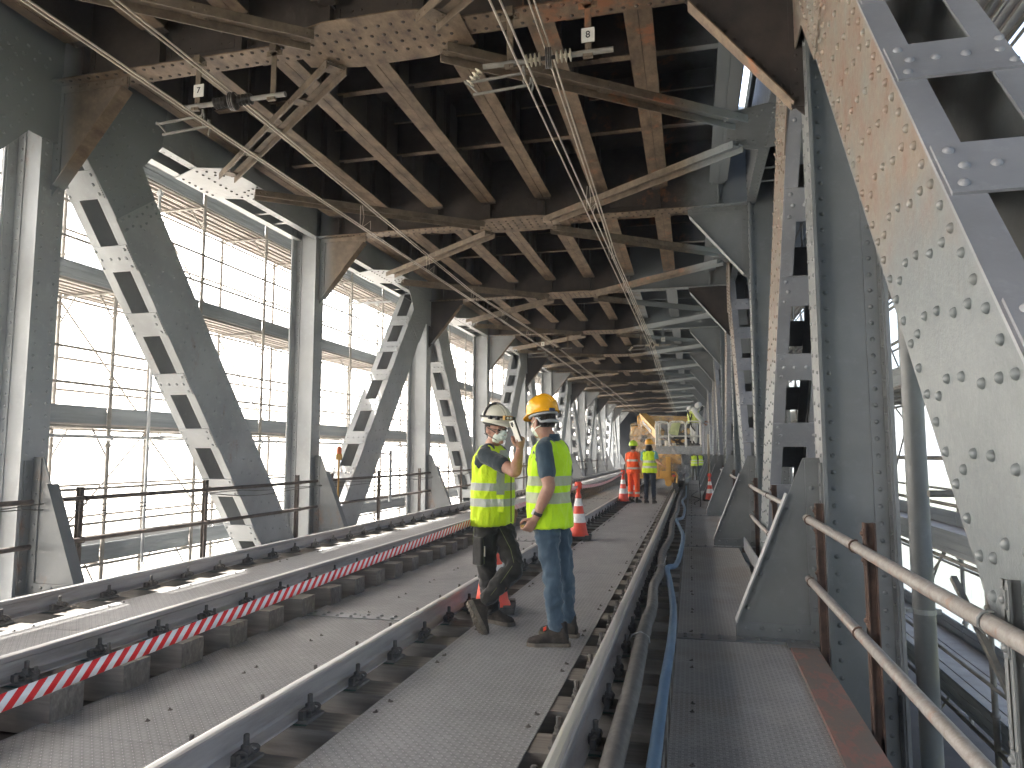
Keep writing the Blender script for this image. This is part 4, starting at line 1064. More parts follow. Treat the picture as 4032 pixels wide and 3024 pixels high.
M['stitch'] = mottled("olive_stitching", [(.3, (.12, .14, .05)), (.7, (.2, .22, .09))], 30, .8)
M['navylabel'] = mottled("navy_label", [(.3, (.02, .025, .07)), (.7, (.04, .05, .11))], 30, .6)

def remesh(mb, name, mats, vox, smooth_it=2, fold=0, parent=None, loc=(0,0,0), **kw):
    me = mb.mesh(name, mats); o = bpy.data.objects.new("tmp", me); COL.objects.link(o)
    r = o.modifiers.new("r", 'REMESH'); r.mode = 'VOXEL'; r.voxel_size = vox; r.use_smooth_shade = True
    if smooth_it: s = o.modifiers.new("s", 'SMOOTH'); s.factor = .5; s.iterations = smooth_it
    dg = bpy.context.evaluated_depsgraph_get(); dg.update()
    new = bpy.data.meshes.new_from_object(o.evaluated_get(dg)); bpy.data.objects.remove(o); bpy.data.meshes.remove(me)
    new.name = name; new.materials.clear()
    for x in (mats if isinstance(mats, (list, tuple)) else [mats]): new.materials.append(x)
    if fold:
        amp, fx, fz = fold; N_ = [v.normal.copy() for v in new.vertices]
        for v, nn in zip(new.vertices, N_):
            c = v.co; d = noise.noise(V((c.x*fx, c.y*fx, c.z*fz))) + .5*noise.noise(V((c.x*fx*2.3+5, c.y*fx*2.3, c.z*fz*2.1+3)))
            d = 1 - abs(d)*2.4
            v.co = c + nn*amp*d
    new.polygons.foreach_set("use_smooth", [True]*len(new.polygons)); new.update()
    q = bpy.data.objects.new(name, new); COL.objects.link(q); q.location = loc
    if parent is not None: q.parent = parent
    return tag(q, **kw)
def spl(P, per=6):
    out = []
    for i in range(len(P)-1):
        a = [P[max(i-1, 0)], P[i], P[i+1], P[min(i+2, len(P)-1)]]
        for j in range(per):
            t = j/per; out.append(tuple(.5*(2*a[1][k] + (a[2][k]-a[0][k])*t + (2*a[0][k]-5*a[1][k]+4*a[2][k]-a[3][k])*t*t + (3*a[1][k]-a[0][k]-3*a[2][k]+a[3][k])*t**3) for k in range(len(a[0]))))
    out.append(tuple(P[-1])); return out
def limb(b, P, n=14):                      # P: (x, y, z, r)
    q = spl(P); b.tube([p[:3] for p in q], [max(.004, p[3]) for p in q], n)
    b.ell(q[0][:3], q[0][3], q[0][3], q[0][3], nu=10, nv=6); b.ell(q[-1][:3], q[-1][3], q[-1][3], q[-1][3], nu=10, nv=6)
def along(P, R):                           # joints + radii for a limb with mid swellings
    return [(*V(p), r) for p, r in zip(P, R)]
def hand(b, w, d, nrm, th, curl=.5, s=1.0, spread=.0):
    # w wrist, d direction of the palm, nrm palm normal (side the fingers close to), th direction of the thumb side
    w = V(w); d = V(d).normalized(); nrm = V(nrm); nrm = (nrm - d*nrm.dot(d)).normalized(); th = V(th); th = (th - d*th.dot(d) - nrm*th.dot(nrm)).normalized()
    L = .088*s; rings = []
    for t, a, c in ((-.12, .026, .021), (.1, .030, .020), (.45, .038, .018), (.85, .041, .016), (1.0, .038, .013)):
        rings.append((w + d*L*t, a*s, c*s, th, nrm))
    b.loft(rings, 14, e=2.6)
    for i, (o_, l) in enumerate(((.030, .95), (.011, 1.06), (-.009, 1.0), (-.028, .80))):
        p = w + d*L*.96 + th*o_*s; dd = (d + th*o_*2*spread).normalized(); P = [p - d*.014*s, p]
        ang = 0
        for j, sl in enumerate((.041, .026, .021)):
            ang += curl*(1.15, 1.25, .9)[j]*(1 + .07*i)
            dv = dd*cos(ang) + nrm*sin(ang); p = p + dv*sl*l*s; P.append(p)
        R = [.0095*s, .0095*s, .0088*s, .0082*s, .0070*s]
        limb(b, [(*q, r) for q, r in zip(P, R)], 8)
    p0 = w + d*L*.22 + th*.026*s + nrm*.006*s
    p1 = p0 + (d*.55 + th*.62 + nrm*.35).normalized()*.040*s; p2 = p1 + (d*.80 + th*.10 + nrm*.5).normalized()*.031*s; p3 = p2 + (d*.75 - th*.25 + nrm*.55).normalized()*.024*s
    limb(b, [(*p0, .0145*s), (*p1, .0125*s), (*p2, .0100*s), (*p3, .0080*s)], 8)
def frame(f, tilt=0, roll=0):
    f = V(f).normalized(); r = f.cross(V((0,0,1))).normalized(); u = r.cross(f).normalized()
    return f, r, u
def head(b, c, f, u0=None):
    f, r, u = frame(f); c = V(c)
    def at(x, y, z): return c + r*x + f*y + u*z
    b.loft([(at(0, .005, -.115), .030, .034, r, f), (at(0, .012, -.098), .048, .056, r, f), (at(0, .008, -.07), .060, .074, r, f), (at(0, .0, -.035), .068, .084, r, f), (at(0, -.006, .0), .073, .092, r, f),
            (at(0, -.010, .04), .076, .096, r, f), (at(0, -.012, .075), .070, .088, r, f), (at(0, -.012, .10), .052, .066, r, f), (at(0, -.012, .118), .022, .028, r, f)], 20)
    b.ell(at(0, .083, .012), .055, .016, .012, r, f, u)                          # brow
    b.ell(at(0, .100, -.022), .0125, .016, .024, r, f, u); b.ell(at(0, .110, -.036), .0155, .013, .010, r, f, u)
    for s in (-1, 1):
        b.ell(at(s*.036, .075, -.028), .024, .018, .020, r, f, u)               # cheek
        b.ell(at(s*.078, -.012, -.012), .008, .020, .033, r, (f - r*s*.35).normalized(), u); b.ell(at(s*.082, -.020, .004), .006, .014, .016, r, f, u)
        b.ell(at(s*.074, .0, -.030), .008, .009, .012, r, f, u)
    b.ell(at(0, .086, -.064), .024, .014, .007, r, f, u); b.ell(at(0, .084, -.075), .021, .013, .007, r, f, u); b.ell(at(0, .074, -.100), .022, .020, .016, r, f, u)
def helmet(e, c, f, mat, kind='plain', lamp=False, s=1.0):
    f, r, u = frame(f); c = V(c); f0 = f
    tiltf = (f + u*-.06).normalized(); u2 = r.cross(tiltf).normalized(); f = tiltf
    def at(x, y, z): return c + r*x*s + f*y*s + u2*z*s
    b = MB(); rings = []
    for t in (0, .12, .3, .5, .68, .82, .92, .98, 1):
        z = .045 + .108*sin(t*pi/2); k = cos(t*pi/2)**.85 if t < 1 else .02
        rings.append((at(0, -.012, z), .112*k*s, .138*k*s, r, f))
    rings.insert(0, (at(0, -.012, .018), .113*s, .139*s, r, f)); rings.insert(0, (at(0, -.012, .012), .118*s, .145*s, r, f)); rings.insert(0, (at(0, -.012, .004), .117*s, .144*s, r, f)); rings.insert(0, (at(0, -.012, .008), .108*s, .134*s, r, f))
    b.loft(rings, 36)
    n = 14; vs = []                          # visor
    for z0 in (.012, .004):
        for i in range(n+1):
            a = radians(28 + 124*i/n); vs.append(at(.113*cos(a), -.012 + .139*sin(a), z0+.008)); ext = .055*sin(pi*i/n)**.6
            vs.append(at(.113*cos(a)*1.02, -.012 + .139*sin(a) + ext, z0 - .016*sin(pi*i/n)))
    k = 2*(n+1); F = [(2*i, 2*i+1, 2*i+3, 2*i+2) for i in range(n)] + [(k+2*i, k+2*i+2, k+2*i+3, k+2*i+1) for i in range(n)] + [(2*i+1, k+2*i+1, k+2*i+3, 2*i+3) for i in range(n)]
    b.add(vs, F, 0, True)
    for x, w_ in ((0, .012), (-.035, .006), (.035, .006)):   # ridges front to back
        P = []
        for i in range(15):
            a = radians(14 + 150*i/14); zz = .045 + .108*sin(a)*sqrt(max(0, 1-(x/.112)**2)); P.append(at(x*(.3+.7*sin(a)), -.012 + .137*cos(a), zz - .002))
        b.tube(P, w_*s, 6, caps=True)
    b.build("helmet", mat, e)
    b = MB(); b.tube([at(.094*cos(a), -.015 + .112*sin(a), -.004) for a in [2*pi*i/24 for i in range(24)]], .011*s, 8, closed=True); b.build("headband", M['galv'] if kind == 'grey' else M['strap'], e)
    if lamp:
        b = MB(); P = [at(.121*cos(a), -.012 + .148*sin(a), .052 + .012*sin(a)) for a in [2*pi*i/28 for i in range(28)]]; b.tube(P, .010*s, 6, closed=True)
        P = []
        for i in range(13):
            a = radians(-4 + 188*i/12); P.append(at(.119*cos(a), -.03, .05 + .112*sin(a)))
        b.tube(P, .010*s, 6)
        for a0 in (50, 25, 130, 200): a = radians(a0); b.obox(at(.126*cos(a), -.012 + .152*sin(a), .052), r*.014, f*.012, u2*.014)
        b.build("lamp_strap", M['strap'], e)
        b = MB(); c0 = at(.018, .155, .062); b.obox(c0, r*.040, f*.014, u2*.017, 0); lampo = b.build("head_lamp", M['yellow'], e)
        b = MB()
        b.obox(c0 + f*.012, r*.035, f*.006, u2*.013); b.build("lamp_face", M['strap'], lampo)
        b = MB()
        for x in (-.015, .015): b.lathe([(.010, 0), (.0105, .008), (.006, .010)], c0 + r*x + f*.016, f, n=14)
        b.build("lamp_lens", M['lens'], lampo)
    return at, f, r, u2
def mask(e, c, f, dark_strap=False):
    f, r, u = frame(f); c = V(c)
    def at(x, y, z): return c + r*x + f*y + u*z
    b = MB(); rings = []
    for z, a, d in ((-.112, .030, .055), (-.10, .046, .078), (-.078, .058, .096), (-.052, .062, .112), (-.030, .052, .124), (-.010, .030, .124), (-.002, .012, .118)):
        rings.append((at(0, d-.058, z), a, .058, r, f))
    b.loft(rings, 24, e=1.8); b.lathe([(.017, -.004), (.018, .004), (.012, .008), (.004, .009)], at(.022, .116, -.064), (f + r*.35 - u*.1), n=16)
    b.build("face_mask", M['mask'], e)
    b = MB()
    for s in (-1, 1):
        for z0, z1 in ((-.030, .012), (-.085, -.05)): b.tube([at(s*.048, .075, z0), at(s*.070, .035, (z0+z1)/2), at(s*.083, -.015, z1), at(s*.076, -.06, z1+.01)], .0032, 5)
    b.build("mask_strap", M['strap'] if dark_strap else M['mask'], e)
def shoe(e, ank, toe, up, s=1.0, name="boot", tread=False, mat='boot'):
    ank = V(ank); d = V(toe).normalized(); up = V(up); up = (up - d*up.dot(d)).normalized(); r = d.cross(up).normalized()
    def at(x, y, z): return ank + r*x*s + d*y*s + up*z*s
    b = MB(); R = [(-.082, .028, .026, -.050), (-.076, .036, .040, -.038), (-.045, .040, .058, -.022), (-.0, .042, .066, -.018), (.045, .041, .055, -.030), (.09, .045, .041, -.044), (.13, .049, .034, -.052), (.165, .046, .030, -.056), (.192, .034, .024, -.060), (.203, .016, .014, -.064)]
    b.loft([(at(0, y, z+.0), a*s, h*s, r, up) for y, a, h, z in R], 20, e=2.3)
    b.loft([(at(0, -.030, -.03), .038*s, .050*s, r, d), (at(0, -.026, .02), .040*s, .050*s, r, d), (at(0, -.022, .062), .043*s, .052*s, r, d), (at(0, -.022, .075), .040*s, .048*s, r, d)], 18)
    o = remesh(b, name, M[mat], .007*s, 1, (.0012, 30, 30), e)
    b = MB(); pts = []
    for y, w0 in ((-.095, .022), (-.085, .036), (-.04, .041), (.01, .037), (.05, .040), (.10, .050), (.15, .053), (.185, .045), (.208, .026)): pts.append((y, w0))
    prof = [(w_, y) for y, w_ in pts] + [(-w_, y) for y, w_ in reversed(pts)]
    b.prism([at(x, y, -.092) for x, y in prof], up*.030*s)
    if tread:
        for i in range(11):
            for j in range(4):
                y = -.082 + i*.0265; hw = .034 if i < 5 else .042; x = (-1.5+j)*hw*.56
                b.obox(at(x + (.003 if i % 2 else -.003), y, -.097), r*.0085*s, d*.0095*s, up*.005*s)
    b.build("sole", M['sole'], o)
    if tread is not None and mat == 'boot':
        b = MB()
        for i in range(4): b.tube([at(-.022, .028+i*.017, .020-i*.010), at(.0, .03+i*.017, .030-i*.011), at(.022, .028+i*.017, .020-i*.010)], .0028*s, 5)
        b.build("laces", M['stitch'], o)
    return o
def torso_rings(pel, che, nek, fh, fs, W, front=1.0):
    # rings from hip to neck ; W = list of (t, half width, half depth, forward shift)
    pel = V(pel); che = V(che); nek = V(nek); out = []
    for t, a, d, sh in W:
        if t < .55: c = pel.lerp(che, t/.55); k = t/.55
        else: c = che.lerp(nek, (t-.55)/.45); k = 1
        f = (V(fh)*(1-k) + V(fs)*k); f.z = 0; f.normalize(); r = f.cross(V((0,0,1)))
        out.append((c + f*sh, a, d, r, f))
    return out

def person(name, label, base, J, hd, fh, fs, mats, bands=None, vest=True, helmetm='helmet_y', detail=True, height_group=None, lamp=False, cat="person", belly=1.0, hands=None, vox=.007, collar=False, masked=True, vest_hem=.0, vest_lift=0, hairy=False, gl=False, tread=(None, None), long_sleeve=False):
    base = V(base); e = empty(name, base, label=label, cat=cat); L = lambda p: V(p) - base
    P = {k: L(v) for k, v in J.items()}
    fh = V(fh).normalized(); fs = V(fs).normalized()
    # --- body: head, neck, arms and trunk as one surface
    b = MB(); head(b, P['head'], hd); f, r, u = frame(hd)
    limb(b, [(*(P['neck'] - V((0,0,.06))), .075), (*P['neck'], .062), (*(P['head'] + f*-.012 - u*.075), .057), (*(P['head'] - f*.015 - u*.02), .058)])
    TR = [(0, .150, .105, 0), (.2, .145, .100, 0), (.45, .150, .105, 0), (.7, .165, .105, 0), (.85, .150, .092, 0), (.97, .09, .07, 0), (1.02, .06, .055, 0)]
    b.loft(torso_rings(P['pelvis'], P['chest'], P['neck'], fh, fs, TR), 20)
    for s in ('R', 'L'):
        sh, el, wr = P['sh'+s], P['el'+s], P['wr'+s]
        limb(b, [(*P['neck'].lerp(sh, .55), .058), (*sh, .058), (*sh.lerp(el, .35), .056), (*sh.lerp(el, .8), .049), (*el, .045), (*el.lerp(wr, .25), .047), (*el.lerp(wr, .7), .036), (*wr, .029)])
        hh = (hands or {}).get(s) or dict(d=(wr-el), n=fs, t=fh, curl=.45)
        hand(b, wr + V(hh['d']).normalized()*.012, hh['d'], hh['n'], hh['t'], hh['curl'])
    for s in ('R', 'L'): limb(b, [(*P['hip'+s], .08), (*P['kn'+s], .05), (*P['an'+s], .038)])
    body = remesh(b, "body", M['skin'] if not long_sleeve else M['skin'], .0055 if detail else .010, 2, None, e)
    # --- shirt
    lo = .16; W = [(-.02, .168*belly, .122*belly, 0), (.2, .163*belly, .125*belly, .01), (.45, .172, .128*belly, .008), (.68, .185, .120, .0), (.82, .172, .104, 0), (.93, .115, .082, 0), (1.0, .074, .070, 0)]
    b = MB(); b.loft(torso_rings(P['pelvis'], P['chest'], P['neck'], fh, fs, W), 24)
    slv = {}
    for s in ('R', 'L'):
        sh, el, wr = P['sh'+s], P['el'+s], P['wr'+s]
        if long_sleeve: limb(b, [(*P['neck'].lerp(sh, .6), .07), (*sh, .072), (*sh.lerp(el, .5), .066), (*el, .058), (*el.lerp(wr, .5), .055), (*wr, .048)])
        else: limb(b, [(*P['neck'].lerp(sh, .5), .060), (*sh, .063), (*sh.lerp(el, .3), .064), (*sh.lerp(el, .62), .064)])
    shirt = remesh(b, "shirt", mats['shirt'], .009, 2, (.004, 11, 7), e)
    if collar:
        b = MB(); c = P['neck'] + V((0, 0, -.005)); f2 = fs; r2 = fs.cross(V((0,0,1)))
        b.loft([(c, .082, .078, r2, f2), (c + V((0,0,.03)) - f2*.006, .072, .070, r2, f2), (c + V((0,0,.052)) - f2*.012, .068, .064, r2, f2), (c + V((0,0,.05)) - f2*.012, .060, .057, r2, f2)], 22, caps=False)
        b.build("collar", mats['shirt'], shirt)
    # --- vest
    if vest:
        hz = vest_hem
        W = [(-.16+hz, .205*belly, .152*belly, .004), (.0, .200*belly, .155*belly, .008), (.2, .190*belly, .155*belly, .014), (.45, .190, .150*belly, .010), (.62, .184, .148, .0), (.76, .168, .138, -.002), (.87, .142, .120, -.004), (.95, .105, .098, -.006), (1.0, .084, .080, -.008)]
        b = MB(); b.loft(torso_rings(P['pelvis'], P['chest'], P['neck'], fh, fs, W), 30)
        for s in ('R', 'L'):
            sh = P['sh'+s]; m_ = P['neck'].lerp(sh, .42); limb(b, [(*(m_ - V((0,0,.030))), .076), (*(P['neck'].lerp(sh, .74) - V((0,0,.030))), .080)])
        v = remesh(b, "vest", mats['vest'], .008, 1, (.010, 10, 5), e)
    # --- trousers
    b = MB(); pel = P['pelvis']; rr_ = fh.cross(V((0,0,1)))
    b.loft([(pel + V((0,0,.10)), .150, .112, rr_, fh), (pel + V((0,0,.03)), .158, .122, rr_, fh), (pel + V((0,0,-.06)), .162, .130, rr_, fh), (pel + V((0,0,-.11)), .14, .115, rr_, fh)], 24)
    for s in ('R', 'L'):
        h, k, a = P['hip'+s], P['kn'+s], P['an'+s]; td = mats.get('loose', 1.0)
        limb(b, [(*(h + V((0,0,-.01))), .092), (*h.lerp(k, .3), .090*td**.5), (*h.lerp(k, .75), .072*td), (*k, .066*td), (*k.lerp(a, .3), .066*td), (*k.lerp(a, .75), .058*td), (*(a.lerp(k, .10)), .058*td)])
    tr = remesh(b, "trousers", mats['trousers'], .009 if detail else .013, 1, (.011 if detail else .006, 9, 11), e)
    # --- head gear, mask, hair
    hc = P['head']
    if helmetm: helmet(e, hc + u*.050 + f*.004, hd, M[helmetm], 'grey' if helmetm == 'helmet_y' else 'x', lamp)
    if masked: mask(e, hc, hd, lamp)
    b = MB()
    def at(x, y, z): return hc + r*x + f*y + u*z
    b.loft([(at(0, -.050, -.050), .052, .048, r, f), (at(0, -.040, -.030), .070, .064, r, f), (at(0, -.030, .0), .0785, .078, r, f), (at(0, -.022, .05), .080, .088, r, f), (at(0, -.020, .09), .066, .078, r, f)], 22)
    if hairy:
        for i in range(14):
            a = pi*(1.05 + .9*i/13); limb(b, [(*at(.07*cos(a), -.02 + .075*sin(a), .0), .018), (*at(.085*cos(a), -.02 + .09*sin(a), -.07), .02), (*at(.088*cos(a), -.02 + .095*sin(a), -.13 - .02*(i % 3)), .014)], 6)
    hair = remesh(b, "hair", M['hair'], .008, 0, (.003, 60, 40), e)
    if gl:
        b = MB()
        for s in (-1, 1):
            b.tube([at(s*.031 + .023*cos(t), .103 - abs(s*.031 + .023*cos(t))*.22, -.004 + .019*sin(t)) for t in [2*pi*i/18 for i in range(18)]], .0026, 5, closed=True)
            b.tube([at(s*.055, .088, .0), at(s*.078, .03, .004), at(s*.083, -.02, .004)], .0022, 5)
        b.tube([at(-.009, .104, .002), at(0, .108, .005), at(.009, .104, .002)], .0024, 5); b.build("glasses", M['strap'], e)
        b = MB()
        for s in (-1, 1): b.ell(at(s*.031, .078, -.004), .012, .010, .0085, r, f, u)
        b.build("eyes", M['eye'], e)
    return e, P, at

# ---- man in the white helmet holding up a card
J1 = dict(pelvis=(-1.605, 5.70, .90), chest=(-1.60, 5.69, 1.24), neck=(-1.605, 5.70, 1.435), head=(-1.555, 5.665, 1.575),
          shR=(-1.615, 5.535, 1.365), elR=(-1.315, 5.335, 1.235), wrR=(-1.300, 5.43, 1.400), shL=(-1.575, 5.865, 1.375), elL=(-1.60, 5.99, 1.12), wrL=(-1.50, 5.90, .93),
          hipR=(-1.635, 5.625, .85), knR=(-1.625, 5.64, .47), anR=(-1.605, 5.72, .10), hipL=(-1.565, 5.785, .85), knL=(-1.385, 5.585, .475), anL=(-1.585, 5.475, .235))
m1 = dict(shirt=M['shirt'], vest=vest_mat("yellow_vest_cloth", YEL, [(1.075, 1.135), (.950, 1.012)], [(.085, .135, .98, 1.40)]), trousers=M['trousers'], loose=1.12)
e, P, at1 = person("person", "man in cream helmet with headlamp, mask and yellow vest holding up a white card", (-1.6, 5.7, .004), J1, (.80, -.60, -.10), (.97, -.24, 0), (.93, -.36, 0), m1, helmetm='helmet_w', lamp=True, belly=1.06,
    hands=dict(R=dict(d=(.10, -.02, 1), n=(-.65, .5, .0), t=(-.5, -.8, 0), curl=1.0), L=dict(d=(.2, -.1, -1), n=(0, -1, 0), t=(1, 0, 0), curl=.5)), gl=True)
B0 = V((-1.6, 5.7, .004))
shoe(e, V((-1.600, 5.725, .100)) - B0, (.93, -.36, 0), (0, 0, 1), 1.0, "boot")
shoe(e, V((-1.607, 5.462, .175)) - B0, (.50, -.20, -.84), (.62, .62, .30), .98, "boot", tread=True)
b = MB()                                   # black piping round the hem and zip
b.tube([V((.13 + .06*cos(.0), -.115, z - .004)) for z in (.83, .95, 1.1, 1.25)], .004, 5); b.build("zip", M['piping'], e)
b = MB(); b.box(.0, .145, -.172, -.150, .905, 1.045, 0); 
pk = remesh(b, "vest_pocket", vest_mat("yellow_pocket_cloth", YEL, [(.950, 1.012)]), .008, 3, (.003, 10, 8), e)
b = MB(); b.obox((-.065, -.175, .60), (.045, -.03, 0), (.008, .012, 0), (0, 0, .11)); remesh(b, "thigh_pocket", M['trousers'], .008, 3, (.003, 10, 8), e)
b = MB()
for q in ([(-.10, -.135, .82), (-.115, -.16, .70), (-.095, -.165, .49)], [(-.02, -.185, .70), (-.012, -.18, .50)], [(.10, -.13, .78), (.20, -.165, .62), (.235, -.20, .52)], [(.225, -.205, .50), (.13, -.24, .36), (.06, -.27, .27)], [(-.165, -.08, .80), (-.11, -.13, .78), (-.09, -.15, .84)]):
    b.tube(q, .0022, 4)
b.build("stitching", M['stitch'], e)
b = MB(); b.obox((-.012, -.188, .60), (.010, -.003, 0), (0, .002, 0), (0, 0, .04)); b.build("folding_rule", M['ceramic'], e)
# the card in his fist
b = MB(); c = V((-1.326, 5.385, 1.548)); ax = V((.030, -.030, .004)).normalized(); az = V((.055, .02, -.165)).normalized()*-1; ay = ax.cross(az)
b.obox(c, ax*.034, ay*.003, az*.085); card = b.build("white_card", M['white'], None, label="white card with a dark clip held up by the man in the cream helmet", cat="card")
b = MB(); b.obox(c + az*.062 - ax*.002 - ay*-.004, ax*.014, ay*.005, az*.013); b.obox(c + az*.05 - ax*.006 - ay*-.004, ax*.006, ay*.005, az*.014); b.build("clip", M['black'], card)
b = MB(); b.obox(c + ax*.040 + ay*-.004, ax*.006, ay*.004, az*.083); b.build("card_cover", M['black'], card)

# ---- man in the yellow helmet seen from behind
J2 = dict(pelvis=(-1.03, 5.30, .93), chest=(-1.035, 5.30, 1.27), neck=(-1.035, 5.30, 1.475), head=(-1.085, 5.275, 1.615),
          shL=(-1.045, 5.125, 1.405), elL=(-1.000, 5.075, 1.135), wrL=(-1.100, 5.085, .915), shR=(-.985, 5.475, 1.405), elR=(-.95, 5.55, 1.13), wrR=(-1.02, 5.50, .90),
          hipL=(-1.050, 5.215, .88), knL=(-1.005, 5.185, .49), anL=(-.965, 5.175, .11), hipR=(-1.0, 5.385, .88), knR=(-.945, 5.40, .49), anR=(-.935, 5.455, .11))
m2 = dict(shirt=M['polo'], vest=vest_mat("lime_vest_cloth", (.55, .85, .02), [(1.135, 1.205), (1.010, 1.088)], band_c=(.40, .44, .30)), trousers=M['jeans'], loose=.96)
e, P, at2 = person("person", "man in shiny yellow helmet, jeans and lime vest seen from behind with a smart watch", (-1.0, 5.3, .004), J2, (-.80, .60, -.12), (-.95, .31, 0), (-.93, .36, 0), m2, helmetm='helmet_y', collar=True,
    hands=dict(L=dict(d=(-.55, .05, -.83), n=(-.5, .75, .25), t=(-.75, -.2, .3), curl=.62), R=dict(d=(-.2, 0, -1), n=(0, -1, 0), t=(-1, 0, 0), curl=.5)), belly=1.0)
B0 = V((-1.0, 5.3, .004))
bo = shoe(e, V((-.967, 5.172, .094)) - B0, (-.985, -.17, 0), (0, 0, 1), 1.04, "boot")
shoe(e, V((-.945, 5.455, .094)) - B0, (-.985, .17, 0), (0, 0, 1), 1.04, "boot")
b = MB(); q = V((-1.052, 5.160, .122)) - B0; b.obox(q, (.010, 0, .006), (0, .008, 0), (0, 0, .012)); b.build("lace_tag", M['orange'], bo)
b = MB(); w_ = V((-1.086, 5.085, .945)) - B0; d = V((-.42, .04, -.9)).normalized(); b.lathe([(.031, -.014), (.0345, -.012), (.0345, .012), (.031, .014)], w_, d, n=22); wb = b.build("watch_strap", M['strap'], e)
b = MB(); q = w_ + V((-.030, -.012, .012)); xx = V((-.86, -.25, .42)).normalized(); b.obox(q, xx*.006, V((-.35, .9, 0)).normalized()*.017, d*.021); b.build("watch_face", M['whiteband'], wb)
f, r, u = frame((-.80, .60, -.12)); hc = V(J2['head']) - B0
b = MB(); b.tube([hc + r*(.088*cos(a)) + f*(-.02 + .108*sin(a)) + u*(-.012 if sin(a) < -.3 else .02) for a in [pi*(1.02 + .96*i/16) for i in range(17)]], [.014 if 4 < i < 12 else .010 for i in range(17)], 8); b.build("ratchet_band", M['galv'], e)
b = MB(); b.obox(hc + r*-.045*-1*0 + f*-.150 + u*.068 - r*.03, r*.026, f*.003, u*.011); b.build("helmet_label", M['navylabel'], e)

# ---- far people
def legs(x, y, z, f, w_=.10, h=.86):
    r = V(f).normalized().cross(V((0,0,1))); c = V((x, y, z))
    return {('hip'+s): tuple(c + r*sg*.085 + V((0,0,h))) for s, sg in (('R', 1), ('L', -1))} | {('kn'+s): tuple(c + r*sg*w_ + V(f)*.02 + V((0,0,.48))) for s, sg in (('R', 1), ('L', -1))} | {('an'+s): tuple(c + r*sg*w_*1.1 + V((0,0,.10))) for s, sg in (('R', 1), ('L', -1))}
def stand(x, y, z, f, hgt=1.72, arms=None):
    k = hgt/1.72; f = V(f).normalized(); r = f.cross(V((0,0,1))); c = V((x, y, z)); up = lambda a: c + V((0, 0, a*k))
    J = dict(pelvis=up(.92), chest=up(1.22), neck=up(1.42), head=up(1.56) + f*.03)
    for s, sg in (('R', 1), ('L', -1)): J['sh'+s] = up(1.36) + r*sg*.165; J['el'+s] = up(1.09) + r*sg*.21; J['wr'+s] = up(.86) + r*sg*.20 + f*.06
    J.update({a: V(v_) for a, v_ in legs(x, y, z, f).items()})
    if arms: J.update({a: V(v_) for a, v_ in arms.items()})
    return J
def farman(label, x, y, z, f, hd, mats, hm, hgt=1.72, arms=None, **kw):
    J = stand(x, y, z, f, hgt, arms); e, P, at = person("person", label, (x, y, z), J, hd, f, f, mats, helmetm=hm, detail=False, **kw)
    for s in ('R', 'L'): shoe(e, V(J['an'+s]) - V((x, y, z)) + V((0, 0, -.01)), V(f) + V((0, 0, 0)), (0, 0, 1), 1.0, "boot", mat=kw.get('bootm', 'boot') if False else 'boot')
    return e
oshirt = fabric("orange_shirt", (.55, .10, .035), (.70, .14, .05))
farman("man in lime helmet and full orange high visibility clothing watching the platform", -1.60, 20.5, .004, (.35, .94, 0), (.45, .85, .1), dict(shirt=oshirt, vest=M['orange_vest'], trousers=M['hivis_trousers'], loose=1.12), 'helmet_l', 1.70)
farman("long-haired man in yellow helmet and yellow vest, one arm stretched towards platform", -1.14, 20.25, .004, (.15, .98, 0), (.25, .95, .1), dict(shirt=M['teal'], vest=vest_mat("far_yellow_vest", YEL, [(.97, 1.03), (1.12, 1.18)], band_c=(.5, .52, .46)), trousers=M['navy'], loose=.95), 'helmet_y', 1.74, arms=dict(elR=(-.92, 20.15, 1.17), wrR=(-.80, 20.0, 1.08)), hairy=True)
farman("far man in yellow vest and olive trousers on the right walkway beyond the platform", .16, 43.2, ZW, (0, 1, 0), (0, 1, 0), dict(shirt=M['shirt'], vest=vest_mat("distant_yellow_vest", YEL, [(.97, 1.03), (1.12, 1.18)], band_c=(.62, .64, .6)), trousers=M['olive'], loose=1.0), 'helmet_y', 1.72)
farman("second far man in yellow vest and jeans, half hidden at the walkway's right edge", .50, 45.0, ZW, (0, 1, 0), (0, 1, 0), dict(shirt=M['shirt'], vest=vest_mat("distant_lime_vest", YEL, [(.97, 1.03), (1.12, 1.18)], band_c=(.62, .64, .6)), trousers=M['jeans'], loose=1.0), 'helmet_y', 1.72)
# painter in white on the platform
z0 = 1.60
e = farman("worker in white hooded overall and harness spraying paint from the raised platform", .08, 22.5, z0, (.75, .35, 0), (.80, .10, -.35), dict(shirt=M['overall'], vest=vest_mat("pale_yellow_vest", (.62, .70, .16), [(1.16, 1.20)], band_c=(.5, .5, .45)), trousers=M['overall'], loose=1.15), None, 1.45,
    arms=dict(head=(.245, 22.42, z0+1.20), neck=(.15, 22.46, z0+1.13), chest=(.06, 22.5, z0+1.0), shR=(.10, 22.34, z0+1.10), shL=(.12, 22.62, z0+1.10), elR=(.22, 22.28, z0+.88), wrR=(.36, 22.25, z0+.72), elL=(.25, 22.66, z0+.92), wrL=(.40, 22.45, z0+.78)), long_sleeve=True)
b = MB(); f, r, u = frame((.80, .10, -.35)); hc = V((.165, -.08, 1.20)); b.ell(hc - f*.015 + u*.02, .092, .108, .118, r, f, u, 18, 12); b.ell(V((-.07, -.03, 1.13)), .12, .13, .10, nu=14, nv=8); b.ell(V((.05, -.05, 1.12)), .12, .13, .09, nu=14, nv=8)
remesh(b, "hood", M['overall'], .012, 2, (.006, 14, 14), e)
b = MB(); b.ell(hc + f*.10 - u*.02, .07, .06, .085, r, f, u, 14, 10); b.build("respirator", M['strap'], e)
